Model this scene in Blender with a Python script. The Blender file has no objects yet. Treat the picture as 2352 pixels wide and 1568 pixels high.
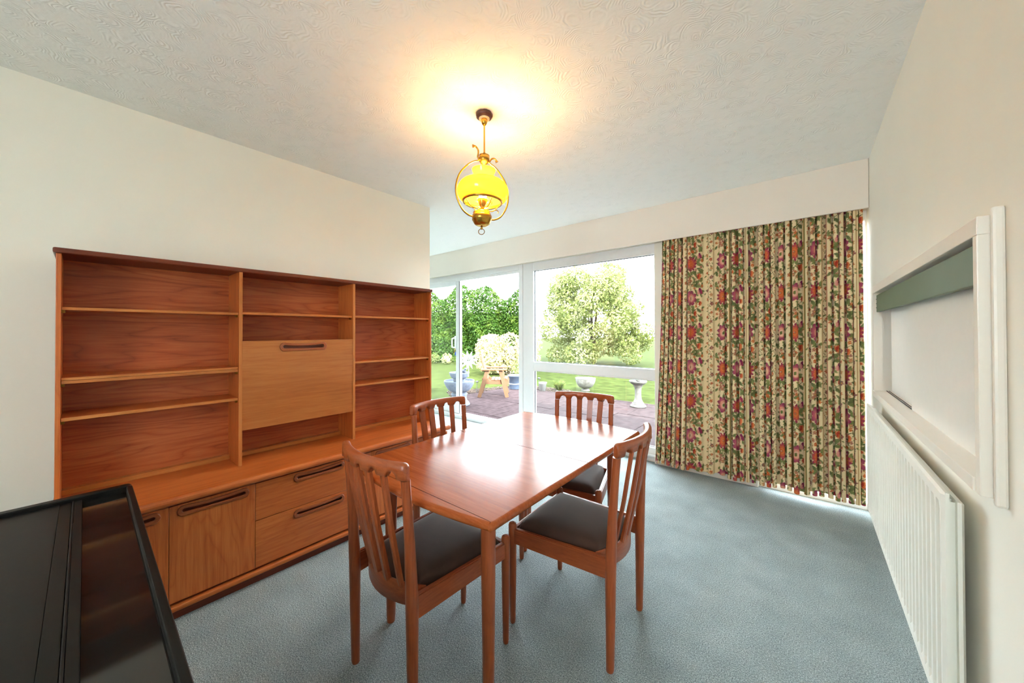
import bpy, bmesh, math, random
import numpy as np
from mathutils import Vector, Matrix

random.seed(7)
rng = np.random.default_rng(11)
S = bpy.context.scene
COL = S.collection
PI = math.pi

# ------------------------------------------------------------------ camera
F_PX, CY, PITCH, ROLL, YAW, CAM_H = 813.57, 756.2, 0.00804, -0.00217, 0.69235, 1.2402
Fv = Vector((-math.sin(YAW) * math.cos(PITCH), math.cos(YAW) * math.cos(PITCH), math.sin(PITCH)))
R0 = Vector((math.cos(YAW), math.sin(YAW), 0))
U0 = R0.cross(Fv)
Rv = R0 * math.cos(ROLL) + U0 * math.sin(ROLL)
Uv = -R0 * math.sin(ROLL) + U0 * math.cos(ROLL)
cam = bpy.data.cameras.new('camera')
cam.sensor_width = 36.0
cam.lens = F_PX / 2352 * 36
cam.shift_y = -(784 - CY) / 2352
cam.clip_start = 0.02
cam.clip_end = 500
co = bpy.data.objects.new('camera', cam)
COL.objects.link(co)
co.matrix_world = Matrix(((Rv.x, Uv.x, -Fv.x, 0), (Rv.y, Uv.y, -Fv.y, 0), (Rv.z, Uv.z, -Fv.z, CAM_H), (0, 0, 0, 1)))
S.camera = co

# ------------------------------------------------------------------ world, sun, exposure
W = bpy.data.worlds.new('sky')
S.world = W
W.use_nodes = True
bg = W.node_tree.nodes['Background']
bg.inputs[0].default_value = (0.86, 0.93, 1.0, 1)
bg.inputs[1].default_value = 6.0
sun = bpy.data.lights.new('sun', 'SUN')
sun.energy = 5.0
sun.angle = 0.02
sun.color = (1.0, 0.97, 0.92)
so = bpy.data.objects.new('sun', sun)
COL.objects.link(so)
so.rotation_euler = Vector((-0.66, 0.48, -0.78)).to_track_quat('-Z', 'Y').to_euler()
so.location = (6, -8, 12)
vs = S.view_settings
vs.view_transform = 'Standard'
vs.look = 'None'
vs.gamma = 1.0
vs.exposure = 1.93
vs.use_curve_mapping = False
S.cycles.max_bounces = 16
S.cycles.diffuse_bounces = 8

# ------------------------------------------------------------------ materials
def new_mat(name):
    m = bpy.data.materials.new(name)
    m.use_nodes = True
    nt = m.node_tree
    return m, nt, nt.nodes['Principled BSDF']

def N(nt, typ, **kw):
    n = nt.nodes.new(typ)
    for k, v in kw.items():
        if k.startswith('i_'):
            key = k[2:]
            n.inputs[int(key) if key.isdigit() else key].default_value = v
        else:
            setattr(n, k, v)
    return n

def L(nt, a, b):
    nt.links.new(a, b)

def ramp(nt, fac, stops):
    r = N(nt, 'ShaderNodeValToRGB')
    e = r.color_ramp.elements
    e[0].position, e[0].color = stops[0][0], (*stops[0][1], 1)
    e[1].position, e[1].color = stops[-1][0], (*stops[-1][1], 1)
    for p, c in stops[1:-1]:
        x = e.new(p)
        x.color = (*c, 1)
    L(nt, fac, r.inputs[0])
    return r

def lin(r, g, b):
    f = lambda c: ((c / 255 + 0.055) / 1.055) ** 2.4 if c > 10 else c / 255 / 12.92
    return (f(r), f(g), f(b))

def plain(name, col, rough=0.5, metal=0.0, spec=0.5, noise=0.0, nscale=30, bump=0.0, bscale=200, coat=0.0, sheen=0.0):
    m, nt, p = new_mat(name)
    p.inputs['Roughness'].default_value = rough
    p.inputs['Metallic'].default_value = metal
    p.inputs['Specular IOR Level'].default_value = spec
    p.inputs['Coat Weight'].default_value = coat
    p.inputs['Coat Roughness'].default_value = 0.1
    p.inputs['Sheen Weight'].default_value = sheen
    tc = N(nt, 'ShaderNodeTexCoord')
    nz = N(nt, 'ShaderNodeTexNoise', i_Scale=nscale, i_Detail=4.0)
    L(nt, tc.outputs['Object'], nz.inputs['Vector'])
    lo = tuple(c * (1 - noise) for c in col)
    hi = tuple(min(1, c * (1 + noise)) for c in col)
    r = ramp(nt, nz.outputs['Fac'], [(0.3, lo), (0.7, hi)])
    L(nt, r.outputs[0], p.inputs['Base Color'])
    if bump:
        nb = N(nt, 'ShaderNodeTexNoise', i_Scale=bscale, i_Detail=3.0)
        L(nt, tc.outputs['Object'], nb.inputs['Vector'])
        b = N(nt, 'ShaderNodeBump', i_Strength=bump, i_Distance=0.002)
        L(nt, nb.outputs['Fac'], b.inputs['Height'])
        L(nt, b.outputs[0], p.inputs['Normal'])
    return m

def wood(name, axis, dark, mid, light, rough=0.38, figure=0.5, scale=1.0, coat=0.08, spec=0.42):
    """axis = index of the grain direction in object space"""
    m, nt, p = new_mat(name)
    p.inputs['Roughness'].default_value = rough
    p.inputs['Coat Weight'].default_value = coat
    p.inputs['Coat Roughness'].default_value = 0.18
    p.inputs['Specular IOR Level'].default_value = spec
    tc = N(nt, 'ShaderNodeTexCoord')
    oi = N(nt, 'ShaderNodeObjectInfo')
    mul = N(nt, 'ShaderNodeVectorMath', operation='SCALE', i_Scale=37.0)
    cmb = N(nt, 'ShaderNodeCombineXYZ')
    for i in range(3):
        L(nt, oi.outputs['Random'], cmb.inputs[i])
    L(nt, cmb.outputs[0], mul.inputs[0])
    add = N(nt, 'ShaderNodeVectorMath', operation='ADD')
    L(nt, tc.outputs['Object'], add.inputs[0])
    L(nt, mul.outputs[0], add.inputs[1])
    def mapped(sl, sx):
        mp = N(nt, 'ShaderNodeMapping')
        s = [sx * scale] * 3
        s[axis] = sl * scale
        mp.inputs['Scale'].default_value = s
        L(nt, add.outputs[0], mp.inputs['Vector'])
        return mp
    # broad figure: contour lines of a stretched noise field
    n1 = N(nt, 'ShaderNodeTexNoise', i_Scale=1.0, i_Detail=2.0, i_Roughness=0.5)
    L(nt, mapped(0.9, 6.5).outputs[0], n1.inputs['Vector'])
    m1 = N(nt, 'ShaderNodeMath', operation='MULTIPLY', i_1=46.0)
    L(nt, n1.outputs['Fac'], m1.inputs[0])
    sn = N(nt, 'ShaderNodeMath', operation='SINE')
    L(nt, m1.outputs[0], sn.inputs[0])
    ab = N(nt, 'ShaderNodeMath', operation='ABSOLUTE')
    L(nt, sn.outputs[0], ab.inputs[0])
    pw = N(nt, 'ShaderNodeMath', operation='POWER', i_1=0.35)
    L(nt, ab.outputs[0], pw.inputs[0])
    # long streaks and pores
    n2 = N(nt, 'ShaderNodeTexNoise', i_Scale=1.0, i_Detail=5.0, i_Roughness=0.65)
    L(nt, mapped(3.0, 90.0).outputs[0], n2.inputs['Vector'])
    n3 = N(nt, 'ShaderNodeTexNoise', i_Scale=1.0, i_Detail=2.0)
    L(nt, mapped(14.0, 520.0).outputs[0], n3.inputs['Vector'])
    a1 = N(nt, 'ShaderNodeMath', operation='MULTIPLY_ADD', i_1=0.16 * figure, i_2=0.06 - 0.12 * figure)
    L(nt, pw.outputs[0], a1.inputs[0])
    a2 = N(nt, 'ShaderNodeMath', operation='MULTIPLY_ADD', i_1=0.42)
    L(nt, n2.outputs['Fac'], a2.inputs[0])
    L(nt, a1.outputs[0], a2.inputs[2])
    a3 = N(nt, 'ShaderNodeMath', operation='MULTIPLY_ADD', i_1=0.22)
    L(nt, n3.outputs['Fac'], a3.inputs[0])
    L(nt, a2.outputs[0], a3.inputs[2])
    a4 = N(nt, 'ShaderNodeMath', operation='MULTIPLY_ADD', i_1=0.36)
    L(nt, n1.outputs['Fac'], a4.inputs[0])
    L(nt, a3.outputs[0], a4.inputs[2])
    r = ramp(nt, a4.outputs[0], [(0.30, dark), (0.53, mid), (0.76, light)])
    L(nt, r.outputs[0], p.inputs['Base Color'])
    b = N(nt, 'ShaderNodeBump', i_Strength=0.12, i_Distance=0.001)
    L(nt, n3.outputs['Fac'], b.inputs['Height'])
    L(nt, b.outputs[0], p.inputs['Normal'])
    return m

M = {}
TD, TM, TL = lin(131, 58, 22), lin(184, 93, 40), lin(212, 125, 62)
M['teak_x'] = wood('teak_grain_across', 0, TD, TM, TL)
M['teak_y'] = wood('teak_grain_along', 1, TD, TM, TL)
M['teak_z'] = wood('teak_grain_up', 2, TD, TM, TL, figure=0.8)
M['teak_back'] = wood('teak_back_veneer', 1, lin(126, 51, 23), lin(173, 83, 42), lin(201, 115, 65), figure=1.3, rough=0.45)
M['teak_edge'] = wood('teak_lipping', 1, lin(145, 78, 33), lin(186, 112, 54), lin(204, 136, 76))
M['teak_edge_z'] = wood('teak_lipping_up', 2, lin(145, 78, 33), lin(186, 112, 54), lin(204, 136, 76))
M['teak_flap'] = wood('teak_flap_veneer', 1, lin(133, 68, 28), lin(167, 96, 43), lin(187, 120, 62), figure=0.4)
M['handle_teak'] = wood('sculpted_handle_teak', 1, lin(104, 46, 20), lin(140, 68, 32), lin(166, 90, 46), coat=0.2)
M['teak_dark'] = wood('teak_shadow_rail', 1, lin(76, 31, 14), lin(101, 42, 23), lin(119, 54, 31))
M['chair_wood'] = wood('chair_teak_up', 2, lin(101, 45, 21), lin(151, 72, 37), lin(183, 97, 54), scale=1.6, rough=0.34, coat=0.3)
M['chair_wood_x'] = wood('chair_teak_across', 0, lin(101, 45, 21), lin(153, 75, 39), lin(185, 99, 56), scale=1.6, rough=0.34, coat=0.3)
M['chair_wood_y'] = wood('chair_teak_along', 1, lin(101, 45, 21), lin(151, 72, 37), lin(183, 97, 54), scale=1.6, rough=0.34, coat=0.3)
M['table_wood'] = wood('table_teak', 0, lin(118, 52, 24), lin(158, 78, 38), lin(186, 104, 58), figure=0.7, rough=0.21, coat=0.0, spec=0.22)
M['wall_paint'] = plain('cream_wall_paint', lin(233, 229, 217), 0.85, noise=0.012, nscale=3, bump=0.08, bscale=60)
M['pelmet_paint'] = plain('pelmet_paint', lin(236, 227, 216), 0.75, noise=0.01, nscale=3)
M['upvc'] = plain('white_window_plastic', (0.80, 0.81, 0.82), 0.3, noise=0.01)
M['gasket'] = plain('dark_gasket', (0.05, 0.055, 0.06), 0.6)
M['gloss_white'] = plain('white_gloss_paint', lin(236, 229, 218), 0.32, noise=0.01)
M['hatch_panel'] = plain('hatch_panel_white', lin(232, 230, 224), 0.25, noise=0.01)
M['radiator'] = plain('radiator_enamel', lin(236, 235, 226), 0.35, noise=0.01)
M['sage'] = plain('sage_green_paint', lin(94, 110, 86), 0.5, noise=0.04, nscale=8)
M['copper'] = plain('copper_pipe', (0.45, 0.16, 0.08), 0.35, metal=1.0)
M['chrome'] = plain('chrome', (0.75, 0.75, 0.77), 0.2, metal=1.0)
M['brass'] = plain('brass', lin(196, 148, 62), 0.27, metal=1.0, noise=0.06)
M['brass_dark'] = plain('aged_brass', lin(140, 100, 48), 0.32, metal=1.0, noise=0.1)
M['rose_wood'] = plain('dark_rose_wood', lin(72, 36, 30), 0.4, noise=0.15)
M['cream_plastic'] = plain('cream_plastic', lin(232, 218, 178), 0.4)
M['velvet'] = plain('brown_velvet', lin(66, 43, 33), 0.85, noise=0.3, nscale=9, bump=0.3, bscale=500, sheen=0.35)
M['piano_matte'] = plain('black_satin_wood', (0.006, 0.0056, 0.0056), 0.40, spec=0.2, noise=0.2, nscale=60, bump=0.03, bscale=400)
M['stone'] = plain('grey_cast_stone', lin(89, 96, 109), 0.9, noise=0.2, nscale=25, bump=0.8, bscale=40)
M['pale_stone'] = plain('weathered_pale_stone', lin(91, 88, 83), 0.9, noise=0.3, nscale=18, bump=0.8, bscale=40)
M['pot_glaze'] = plain('slate_blue_glaze', lin(73, 86, 103), 0.35, noise=0.15, nscale=12)
M['pot_white'] = plain('white_pot', lin(163, 163, 159), 0.6)
M['soil'] = plain('soil', (0.03, 0.02, 0.014), 0.95, noise=0.4)
M['garden_wood'] = wood('garden_chair_pine', 2, lin(75, 51, 32), lin(98, 70, 46), lin(110, 84, 60), rough=0.7, coat=0.0)
M['garden_wood_flat'] = wood('garden_chair_pine_flat', 0, lin(75, 51, 32), lin(98, 70, 46), lin(110, 84, 60), rough=0.7, coat=0.0)
M['bark'] = plain('bark', (0.07, 0.05, 0.035), 0.9, noise=0.4)
M['petal_metal'] = plain('pale_metal_petals', lin(170, 178, 195), 0.4, metal=0.3)
M['render_wall'] = plain('outside_render', lin(190, 180, 165), 0.9, noise=0.05)
M['key_blue'] = plain('blue_key_fob', lin(40, 90, 190), 0.4)
M['key_steel'] = plain('key_steel', (0.5, 0.5, 0.5), 0.3, metal=1.0)
M['grille_dark'] = plain('socket_dark', (0.02, 0.02, 0.02), 0.8)

def glass_mat():
    m = bpy.data.materials.new('window_glass')
    m.use_nodes = True
    nt = m.node_tree
    nt.nodes.clear()
    out = N(nt, 'ShaderNodeOutputMaterial')
    tr = N(nt, 'ShaderNodeBsdfTransparent')
    tr.inputs[0].default_value = (0.95, 0.975, 0.965, 1)
    gl = N(nt, 'ShaderNodeBsdfGlossy', i_Roughness=0.01)
    lw = N(nt, 'ShaderNodeLayerWeight', i_Blend=0.5)
    pw = N(nt, 'ShaderNodeMath', operation='POWER', i_1=5.0)
    fr = N(nt, 'ShaderNodeMath', operation='MULTIPLY_ADD', i_1=0.5, i_2=0.03)
    L(nt, lw.outputs['Facing'], pw.inputs[0]); L(nt, pw.outputs[0], fr.inputs[0])
    mx = N(nt, 'ShaderNodeMixShader')
    L(nt, fr.outputs[0], mx.inputs[0]); L(nt, tr.outputs[0], mx.inputs[1]); L(nt, gl.outputs[0], mx.inputs[2])
    L(nt, mx.outputs[0], out.inputs[0])
    return m
M['glass'] = glass_mat()

def ceiling_mat():
    m, nt, p = new_mat('artex_ceiling')
    p.inputs['Roughness'].default_value = 0.8
    p.inputs['Base Color'].default_value = (*lin(237, 237, 233), 1)
    tc = N(nt, 'ShaderNodeTexCoord')
    nz = N(nt, 'ShaderNodeTexNoise', i_Scale=7.0, i_Detail=2.0)
    L(nt, tc.outputs['Object'], nz.inputs['Vector'])
    vm = N(nt, 'ShaderNodeVectorMath', operation='SCALE', i_Scale=0.10)
    L(nt, nz.outputs['Color'], vm.inputs[0])
    ad = N(nt, 'ShaderNodeVectorMath', operation='ADD')
    L(nt, tc.outputs['Object'], ad.inputs[0]); L(nt, vm.outputs[0], ad.inputs[1])
    vo = N(nt, 'ShaderNodeTexVoronoi', i_Scale=10.5, i_Randomness=1.0)
    L(nt, ad.outputs[0], vo.inputs['Vector'])
    mu = N(nt, 'ShaderNodeMath', operation='MULTIPLY', i_1=60.0)
    L(nt, vo.outputs['Distance'], mu.inputs[0])
    sn = N(nt, 'ShaderNodeMath', operation='SINE')
    L(nt, mu.outputs[0], sn.inputs[0])
    n2 = N(nt, 'ShaderNodeTexNoise', i_Scale=16.0, i_Detail=3.0)
    L(nt, tc.outputs['Object'], n2.inputs['Vector'])
    r = ramp(nt, n2.outputs['Fac'], [(0.42, (0, 0, 0)), (0.62, (1, 1, 1))])
    mm = N(nt, 'ShaderNodeMath', operation='MULTIPLY')
    L(nt, sn.outputs[0], mm.inputs[0]); L(nt, r.outputs[0], mm.inputs[1])
    n3 = N(nt, 'ShaderNodeTexNoise', i_Scale=60.0, i_Detail=4.0)
    L(nt, tc.outputs['Object'], n3.inputs['Vector'])
    aa = N(nt, 'ShaderNodeMath', operation='ADD')
    L(nt, mm.outputs[0], aa.inputs[0]); L(nt, n3.outputs['Fac'], aa.inputs[1])
    b = N(nt, 'ShaderNodeBump', i_Strength=0.34, i_Distance=0.003)
    L(nt, aa.outputs[0], b.inputs['Height'])
    L(nt, b.outputs[0], p.inputs['Normal'])
    return m
M['ceiling'] = ceiling_mat()

def carpet_mat():
    m, nt, p = new_mat('blue_grey_carpet')
    p.inputs['Roughness'].default_value = 0.95
    p.inputs['Specular IOR Level'].default_value = 0.1
    p.inputs['Sheen Weight'].default_value = 0.15
    tc = N(nt, 'ShaderNodeTexCoord')
    n1 = N(nt, 'ShaderNodeTexNoise', i_Scale=230.0, i_Detail=3.0, i_Roughness=0.75)
    n2 = N(nt, 'ShaderNodeTexNoise', i_Scale=6.0, i_Detail=3.0)
    n3 = N(nt, 'ShaderNodeTexNoise', i_Scale=120.0, i_Detail=2.0)
    for n in (n1, n2, n3):
        L(nt, tc.outputs['Object'], n.inputs['Vector'])
    a = N(nt, 'ShaderNodeMath', operation='MULTIPLY_ADD', i_1=0.12)
    L(nt, n2.outputs['Fac'], a.inputs[0]); L(nt, n1.outputs['Fac'], a.inputs[2])
    r = ramp(nt, a.outputs[0], [(0.38, lin(80, 93, 97)), (0.56, lin(146, 160, 163)), (0.74, lin(210, 222, 224))])
    L(nt, r.outputs[0], p.inputs['Base Color'])
    ad = N(nt, 'ShaderNodeMath', operation='ADD')
    L(nt, n1.outputs['Fac'], ad.inputs[0]); L(nt, n3.outputs['Fac'], ad.inputs[1])
    b = N(nt, 'ShaderNodeBump', i_Strength=0.8, i_Distance=0.006)
    L(nt, ad.outputs[0], b.inputs['Height'])
    L(nt, b.outputs[0], p.inputs['Normal'])
    return m
M['carpet'] = carpet_mat()

def piano_gloss():
    m, nt, p = new_mat('black_gloss_with_wiped_dust')
    tc = N(nt, 'ShaderNodeTexCoord')
    mp = N(nt, 'ShaderNodeMapping'); mp.inputs['Scale'].default_value = (14, 1.5, 1)
    mp.inputs['Rotation'].default_value = (0, 0, 0.5)
    L(nt, tc.outputs['Object'], mp.inputs['Vector'])
    nz = N(nt, 'ShaderNodeTexNoise', i_Scale=2.0, i_Detail=2.0)
    L(nt, mp.outputs[0], nz.inputs['Vector'])
    sp = N(nt, 'ShaderNodeSeparateXYZ'); L(nt, tc.outputs['Object'], sp.inputs[0])
    a = N(nt, 'ShaderNodeMath', operation='MULTIPLY_ADD', i_1=0.05); L(nt, nz.outputs['Fac'], a.inputs[0]); L(nt, sp.outputs['Y'], a.inputs[2])
    r = ramp(nt, a.outputs[0], [(0.070, (0, 0, 0)), (0.076, (1, 1, 1))])
    c = N(nt, 'ShaderNodeMix', data_type='RGBA')
    c.inputs[6].default_value = (0.004, 0.004, 0.005, 1); c.inputs[7].default_value = (0.014, 0.013, 0.013, 1)
    L(nt, r.outputs[0], c.inputs[0]); L(nt, c.outputs[2], p.inputs['Base Color'])
    p.inputs['Roughness'].default_value = 0.06
    return m
M['piano_gloss'] = piano_gloss()

def shade_mat():
    m = bpy.data.materials.new('amber_opal_glass')
    m.use_nodes = True
    nt = m.node_tree
    nt.nodes.clear()
    out = N(nt, 'ShaderNodeOutputMaterial')
    tr = N(nt, 'ShaderNodeBsdfTranslucent'); tr.inputs[0].default_value = (1.0, 0.72, 0.10, 1)
    df = N(nt, 'ShaderNodeBsdfDiffuse'); df.inputs[0].default_value = (0.95, 0.66, 0.06, 1)
    gl = N(nt, 'ShaderNodeBsdfGlossy', i_Roughness=0.12)
    em = N(nt, 'ShaderNodeEmission', i_Strength=0.12); em.inputs[0].default_value = (1.0, 0.76, 0.05, 1)
    m1 = N(nt, 'ShaderNodeMixShader', i_0=0.4); m2 = N(nt, 'ShaderNodeMixShader', i_0=0.06)
    ad = N(nt, 'ShaderNodeAddShader')
    L(nt, tr.outputs[0], m1.inputs[1]); L(nt, df.outputs[0], m1.inputs[2])
    L(nt, m1.outputs[0], m2.inputs[1]); L(nt, gl.outputs[0], m2.inputs[2])
    L(nt, m2.outputs[0], ad.inputs[0]); L(nt, em.outputs[0], ad.inputs[1])
    L(nt, ad.outputs[0], out.inputs[0])
    return m
M['shade'] = shade_mat()

def bulb_mat():
    m, nt, p = new_mat('lit_bulb')
    p.inputs['Emission Color'].default_value = (1, 0.82, 0.45, 1)
    p.inputs['Emission Strength'].default_value = 22.0
    return m
M['bulb'] = bulb_mat()

def leaf_mat(name, cols, scale=1.5):
    m = bpy.data.materials.new(name)
    m.use_nodes = True
    nt = m.node_tree
    nt.nodes.clear()
    out = N(nt, 'ShaderNodeOutputMaterial')
    tc = N(nt, 'ShaderNodeTexCoord')
    nz = N(nt, 'ShaderNodeTexNoise', i_Scale=scale, i_Detail=6.0, i_Roughness=0.8)
    L(nt, tc.outputs['Object'], nz.inputs['Vector'])
    r = ramp(nt, nz.outputs['Fac'], [(0.30, cols[0]), (0.5, cols[1]), (0.7, cols[2])])
    df = N(nt, 'ShaderNodeBsdfPrincipled', i_Roughness=0.5)
    df.inputs['Specular IOR Level'].default_value = 0.12
    tl = N(nt, 'ShaderNodeBsdfTranslucent')
    mx = N(nt, 'ShaderNodeMixShader', i_0=0.3)
    L(nt, r.outputs[0], df.inputs['Base Color']); L(nt, r.outputs[0], tl.inputs[0])
    L(nt, df.outputs[0], mx.inputs[1]); L(nt, tl.outputs[0], mx.inputs[2])
    L(nt, mx.outputs[0], out.inputs[0])
    return m
M['hedge_leaf'] = leaf_mat('hedge_leaf', [(0.007, 0.022, 0.002), (0.026, 0.062, 0.006), (0.095, 0.14, 0.018)])
M['tree_leaf'] = leaf_mat('tree_leaf', [(0.035, 0.060, 0.008), (0.16, 0.18, 0.055), (0.36, 0.35, 0.19)])
M['pale_leaf'] = leaf_mat('pale_leaf', [(0.20, 0.20, 0.07), (0.36, 0.34, 0.16), (0.5, 0.46, 0.26)])
M['grass_leaf'] = leaf_mat('tuft_leaf', [(0.05, 0.08, 0.02), (0.11, 0.14, 0.04), (0.2, 0.2, 0.07)], 12)
M['lawn'] = plain('lawn_grass', (0.027, 0.036, 0.009), 0.95, spec=0.02, noise=0.35, nscale=5, bump=1.0, bscale=60)
M['paving'] = plain('weathered_paving', lin(57, 48, 49), 0.9, spec=0.02, noise=0.28, nscale=9, bump=0.4, bscale=60)
M['joint'] = plain('paving_joint', (0.022, 0.02, 0.017), 0.95, spec=0.02, noise=0.3)
M['gravel'] = plain('gravel', lin(70, 62, 56), 0.95, spec=0.05, noise=0.4, nscale=30)
M['flower_white'] = plain('pale_yellow_petals', (0.6, 0.55, 0.25), 0.7)

# ------------------------------------------------------------------ mesh helpers
def link(name, mesh, mat, parent=None, loc=None):
    o = bpy.data.objects.new(name, mesh)
    COL.objects.link(o)
    if mat is not None:
        mesh.materials.append(M[mat] if isinstance(mat, str) else mat)
    if parent is not None:
        o.parent = parent
    if loc is not None:
        o.location = loc
    return o

def bm_mesh(bm, name, smooth=False):
    me = bpy.data.meshes.new(name)
    bmesh.ops.recalc_face_normals(bm, faces=bm.faces)
    for e in bm.edges:
        if any(not f.smooth for f in e.link_faces) and not smooth:
            e.smooth = False
    bm.to_mesh(me)
    bm.free()
    if smooth:
        me.shade_smooth() if hasattr(me, 'shade_smooth') else None
        me.polygons.foreach_set('use_smooth', [True] * len(me.polygons))
    return me

def add_box(bm, lo, hi, bev=0.0, seg=2):
    b = bmesh.new()
    bmesh.ops.create_cube(b, size=1.0)
    for v in b.verts:
        v.co = Vector([(lo[i] + hi[i]) / 2 + v.co[i] * (hi[i] - lo[i]) for i in range(3)])
    if bev:
        bmesh.ops.bevel(b, geom=b.edges[:], offset=bev, segments=seg, affect='EDGES', profile=0.6)
    merge(bm, b)

def merge(bm, b):
    tmp = bpy.data.meshes.new('tmp')
    b.to_mesh(tmp)
    b.free()
    bm.from_mesh(tmp)
    bpy.data.meshes.remove(tmp)

def boxes(name, lst, mat, parent=None, bev=0.0, seg=2):
    bm = bmesh.new()
    for lo, hi in lst:
        add_box(bm, lo, hi, bev, seg)
    return link(name, bm_mesh(bm, name), mat, parent)

def box(name, lo, hi, mat, parent=None, bev=0.0, seg=2):
    return boxes(name, [(lo, hi)], mat, parent, bev, seg)

def add_tube(bm, pts, rads, n=12, cap=True, closed=False):
    pts = [Vector(p) for p in pts]
    m = len(pts)
    if not hasattr(rads, '__len__'):
        rads = [rads] * m
    rings = []
    up = None
    for i in range(m):
        if closed:
            t = (pts[(i + 1) % m] - pts[i - 1]).normalized()
        else:
            t = (pts[min(i + 1, m - 1)] - pts[max(i - 1, 0)]).normalized()
        if up is None:
            a = Vector((1, 0, 0)) if abs(t.x) < 0.8 else Vector((0, 1, 0))
            up = (a - t * a.dot(t)).normalized()
        else:
            up = (up - t * up.dot(t)).normalized()
        s = t.cross(up)
        rings.append([bm.verts.new(pts[i] + (up * math.cos(2 * PI * k / n) + s * math.sin(2 * PI * k / n)) * rads[i]) for k in range(n)])
    rng_ = range(m if closed else m - 1)
    for i in rng_:
        A, B = rings[i], rings[(i + 1) % m]
        for k in range(n):
            f = bm.faces.new((A[k], A[(k + 1) % n], B[(k + 1) % n], B[k])); f.smooth = True
    if cap and not closed:
        bm.faces.new(rings[0][::-1]); bm.faces.new(rings[-1])

def tube(name, pts, rads, mat, parent=None, n=12, closed=False):
    bm = bmesh.new()
    add_tube(bm, pts, rads, n, True, closed)
    return link(name, bm_mesh(bm, name), mat, parent)

def add_lathe(bm, prof, n=40, c=(0, 0, 0)):
    """prof: list of (r, z); open ended profile, poles closed if r == 0"""
    rings = []
    for r, z in prof:
        if r < 1e-6:
            rings.append([bm.verts.new((c[0], c[1], c[2] + z))])
        else:
            rings.append([bm.verts.new((c[0] + r * math.cos(2 * PI * k / n), c[1] + r * math.sin(2 * PI * k / n), c[2] + z)) for k in range(n)])
    for A, B in zip(rings[:-1], rings[1:]):
        for k in range(n):
            k2 = (k + 1) % n
            if len(A) == 1 and len(B) == 1:
                continue
            if len(A) == 1:
                vs_ = (A[0], B[k], B[k2])
            elif len(B) == 1:
                vs_ = (A[k], A[k2], B[0])
            else:
                vs_ = (A[k], A[k2], B[k2], B[k])
            f = bm.faces.new(vs_); f.smooth = True

def lathe(name, prof, mat, parent=None, n=40, c=(0, 0, 0)):
    bm = bmesh.new()
    add_lathe(bm, prof, n, c)
    return link(name, bm_mesh(bm, name), mat, parent)

def smooth_prof(pts, k=4):
    """Catmull-Rom through profile points"""
    out = []
    P = [pts[0]] + list(pts) + [pts[-1]]
    for i in range(1, len(P) - 2):
        p0, p1, p2, p3 = [np.array(q, float) for q in P[i - 1:i + 3]]
        for j in range(k):
            t = j / k
            out.append(tuple(0.5 * ((2 * p1) + (-p0 + p2) * t + (2 * p0 - 5 * p1 + 4 * p2 - p3) * t * t + (-p0 + 3 * p1 - 3 * p2 + p3) * t ** 3)))
    out.append(tuple(pts[-1]))
    return out

def prism(name, poly, axis, lo, hi, mat, parent=None, bev=0.0):
    """extrude a 2D polygon along an axis"""
    bm = bmesh.new()
    add_prism(bm, poly, axis, lo, hi, bev)
    return link(name, bm_mesh(bm, name), mat, parent)

def add_prism(bm, poly, axis, lo, hi, bev=0.0):
    b = bmesh.new()
    def P(a, q):
        if axis == 0: return (q, a[0], a[1])
        if axis == 1: return (a[0], q, a[1])
        return (a[0], a[1], q)
    A = [b.verts.new(P(a, lo)) for a in poly]
    B = [b.verts.new(P(a, hi)) for a in poly]
    n = len(poly)
    b.faces.new(A); b.faces.new(B[::-1])
    for i in range(n):
        b.faces.new((A[i], A[(i + 1) % n], B[(i + 1) % n], B[i]))
    if bev:
        bmesh.ops.recalc_face_normals(b, faces=b.faces)
        bmesh.ops.bevel(b, geom=b.edges[:], offset=bev, segments=1, affect='EDGES')
    merge(bm, b)

def plate_mesh(name, loops, thick, bevel=0.0):
    """flat plate in XY with holes, thickness along Z (0..thick) made from a filled 2D curve"""
    cu = bpy.data.curves.new(name, 'CURVE')
    cu.dimensions = '2D'
    cu.fill_mode = 'BOTH'
    for lp in loops:
        sp = cu.splines.new('POLY')
        sp.points.add(len(lp) - 1)
        for q, (x, y) in zip(sp.points, lp):
            q.co = (x, y, 0, 1)
        sp.use_cyclic_u = True
    cu.extrude = max(thick / 2 - bevel, 0.0001)
    cu.bevel_depth = bevel
    cu.bevel_resolution = 1
    o = bpy.data.objects.new('tmp', cu)
    COL.objects.link(o)
    dg = bpy.context.evaluated_depsgraph_get()
    me = bpy.data.meshes.new_from_object(o.evaluated_get(dg))
    bpy.data.objects.remove(o)
    bpy.data.curves.remove(cu)
    me.name = name
    me.transform(Matrix.Translation((0, 0, thick / 2)))
    return me

def np_mesh(name, verts, faces, smooth=False):
    me = bpy.data.meshes.new(name)
    nv, nf, k = len(verts), len(faces), faces.shape[1]
    me.vertices.add(nv)
    me.vertices.foreach_set('co', verts.astype(np.float32).ravel())
    me.loops.add(nf * k)
    me.loops.foreach_set('vertex_index', faces.astype(np.int32).ravel())
    me.polygons.add(nf)
    me.polygons.foreach_set('loop_start', np.arange(0, nf * k, k, dtype=np.int32))
    me.polygons.foreach_set('loop_total', np.full(nf, k, dtype=np.int32))
    if smooth:
        me.polygons.foreach_set('use_smooth', np.ones(nf, dtype=bool))
    me.update()
    me.validate()
    return me

def tag(o, label, cat, group=None, kind=None):
    if label: o['label'] = label
    if cat: o['category'] = cat
    if group: o['group'] = group
    if kind: o['kind'] = kind
    return o

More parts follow.
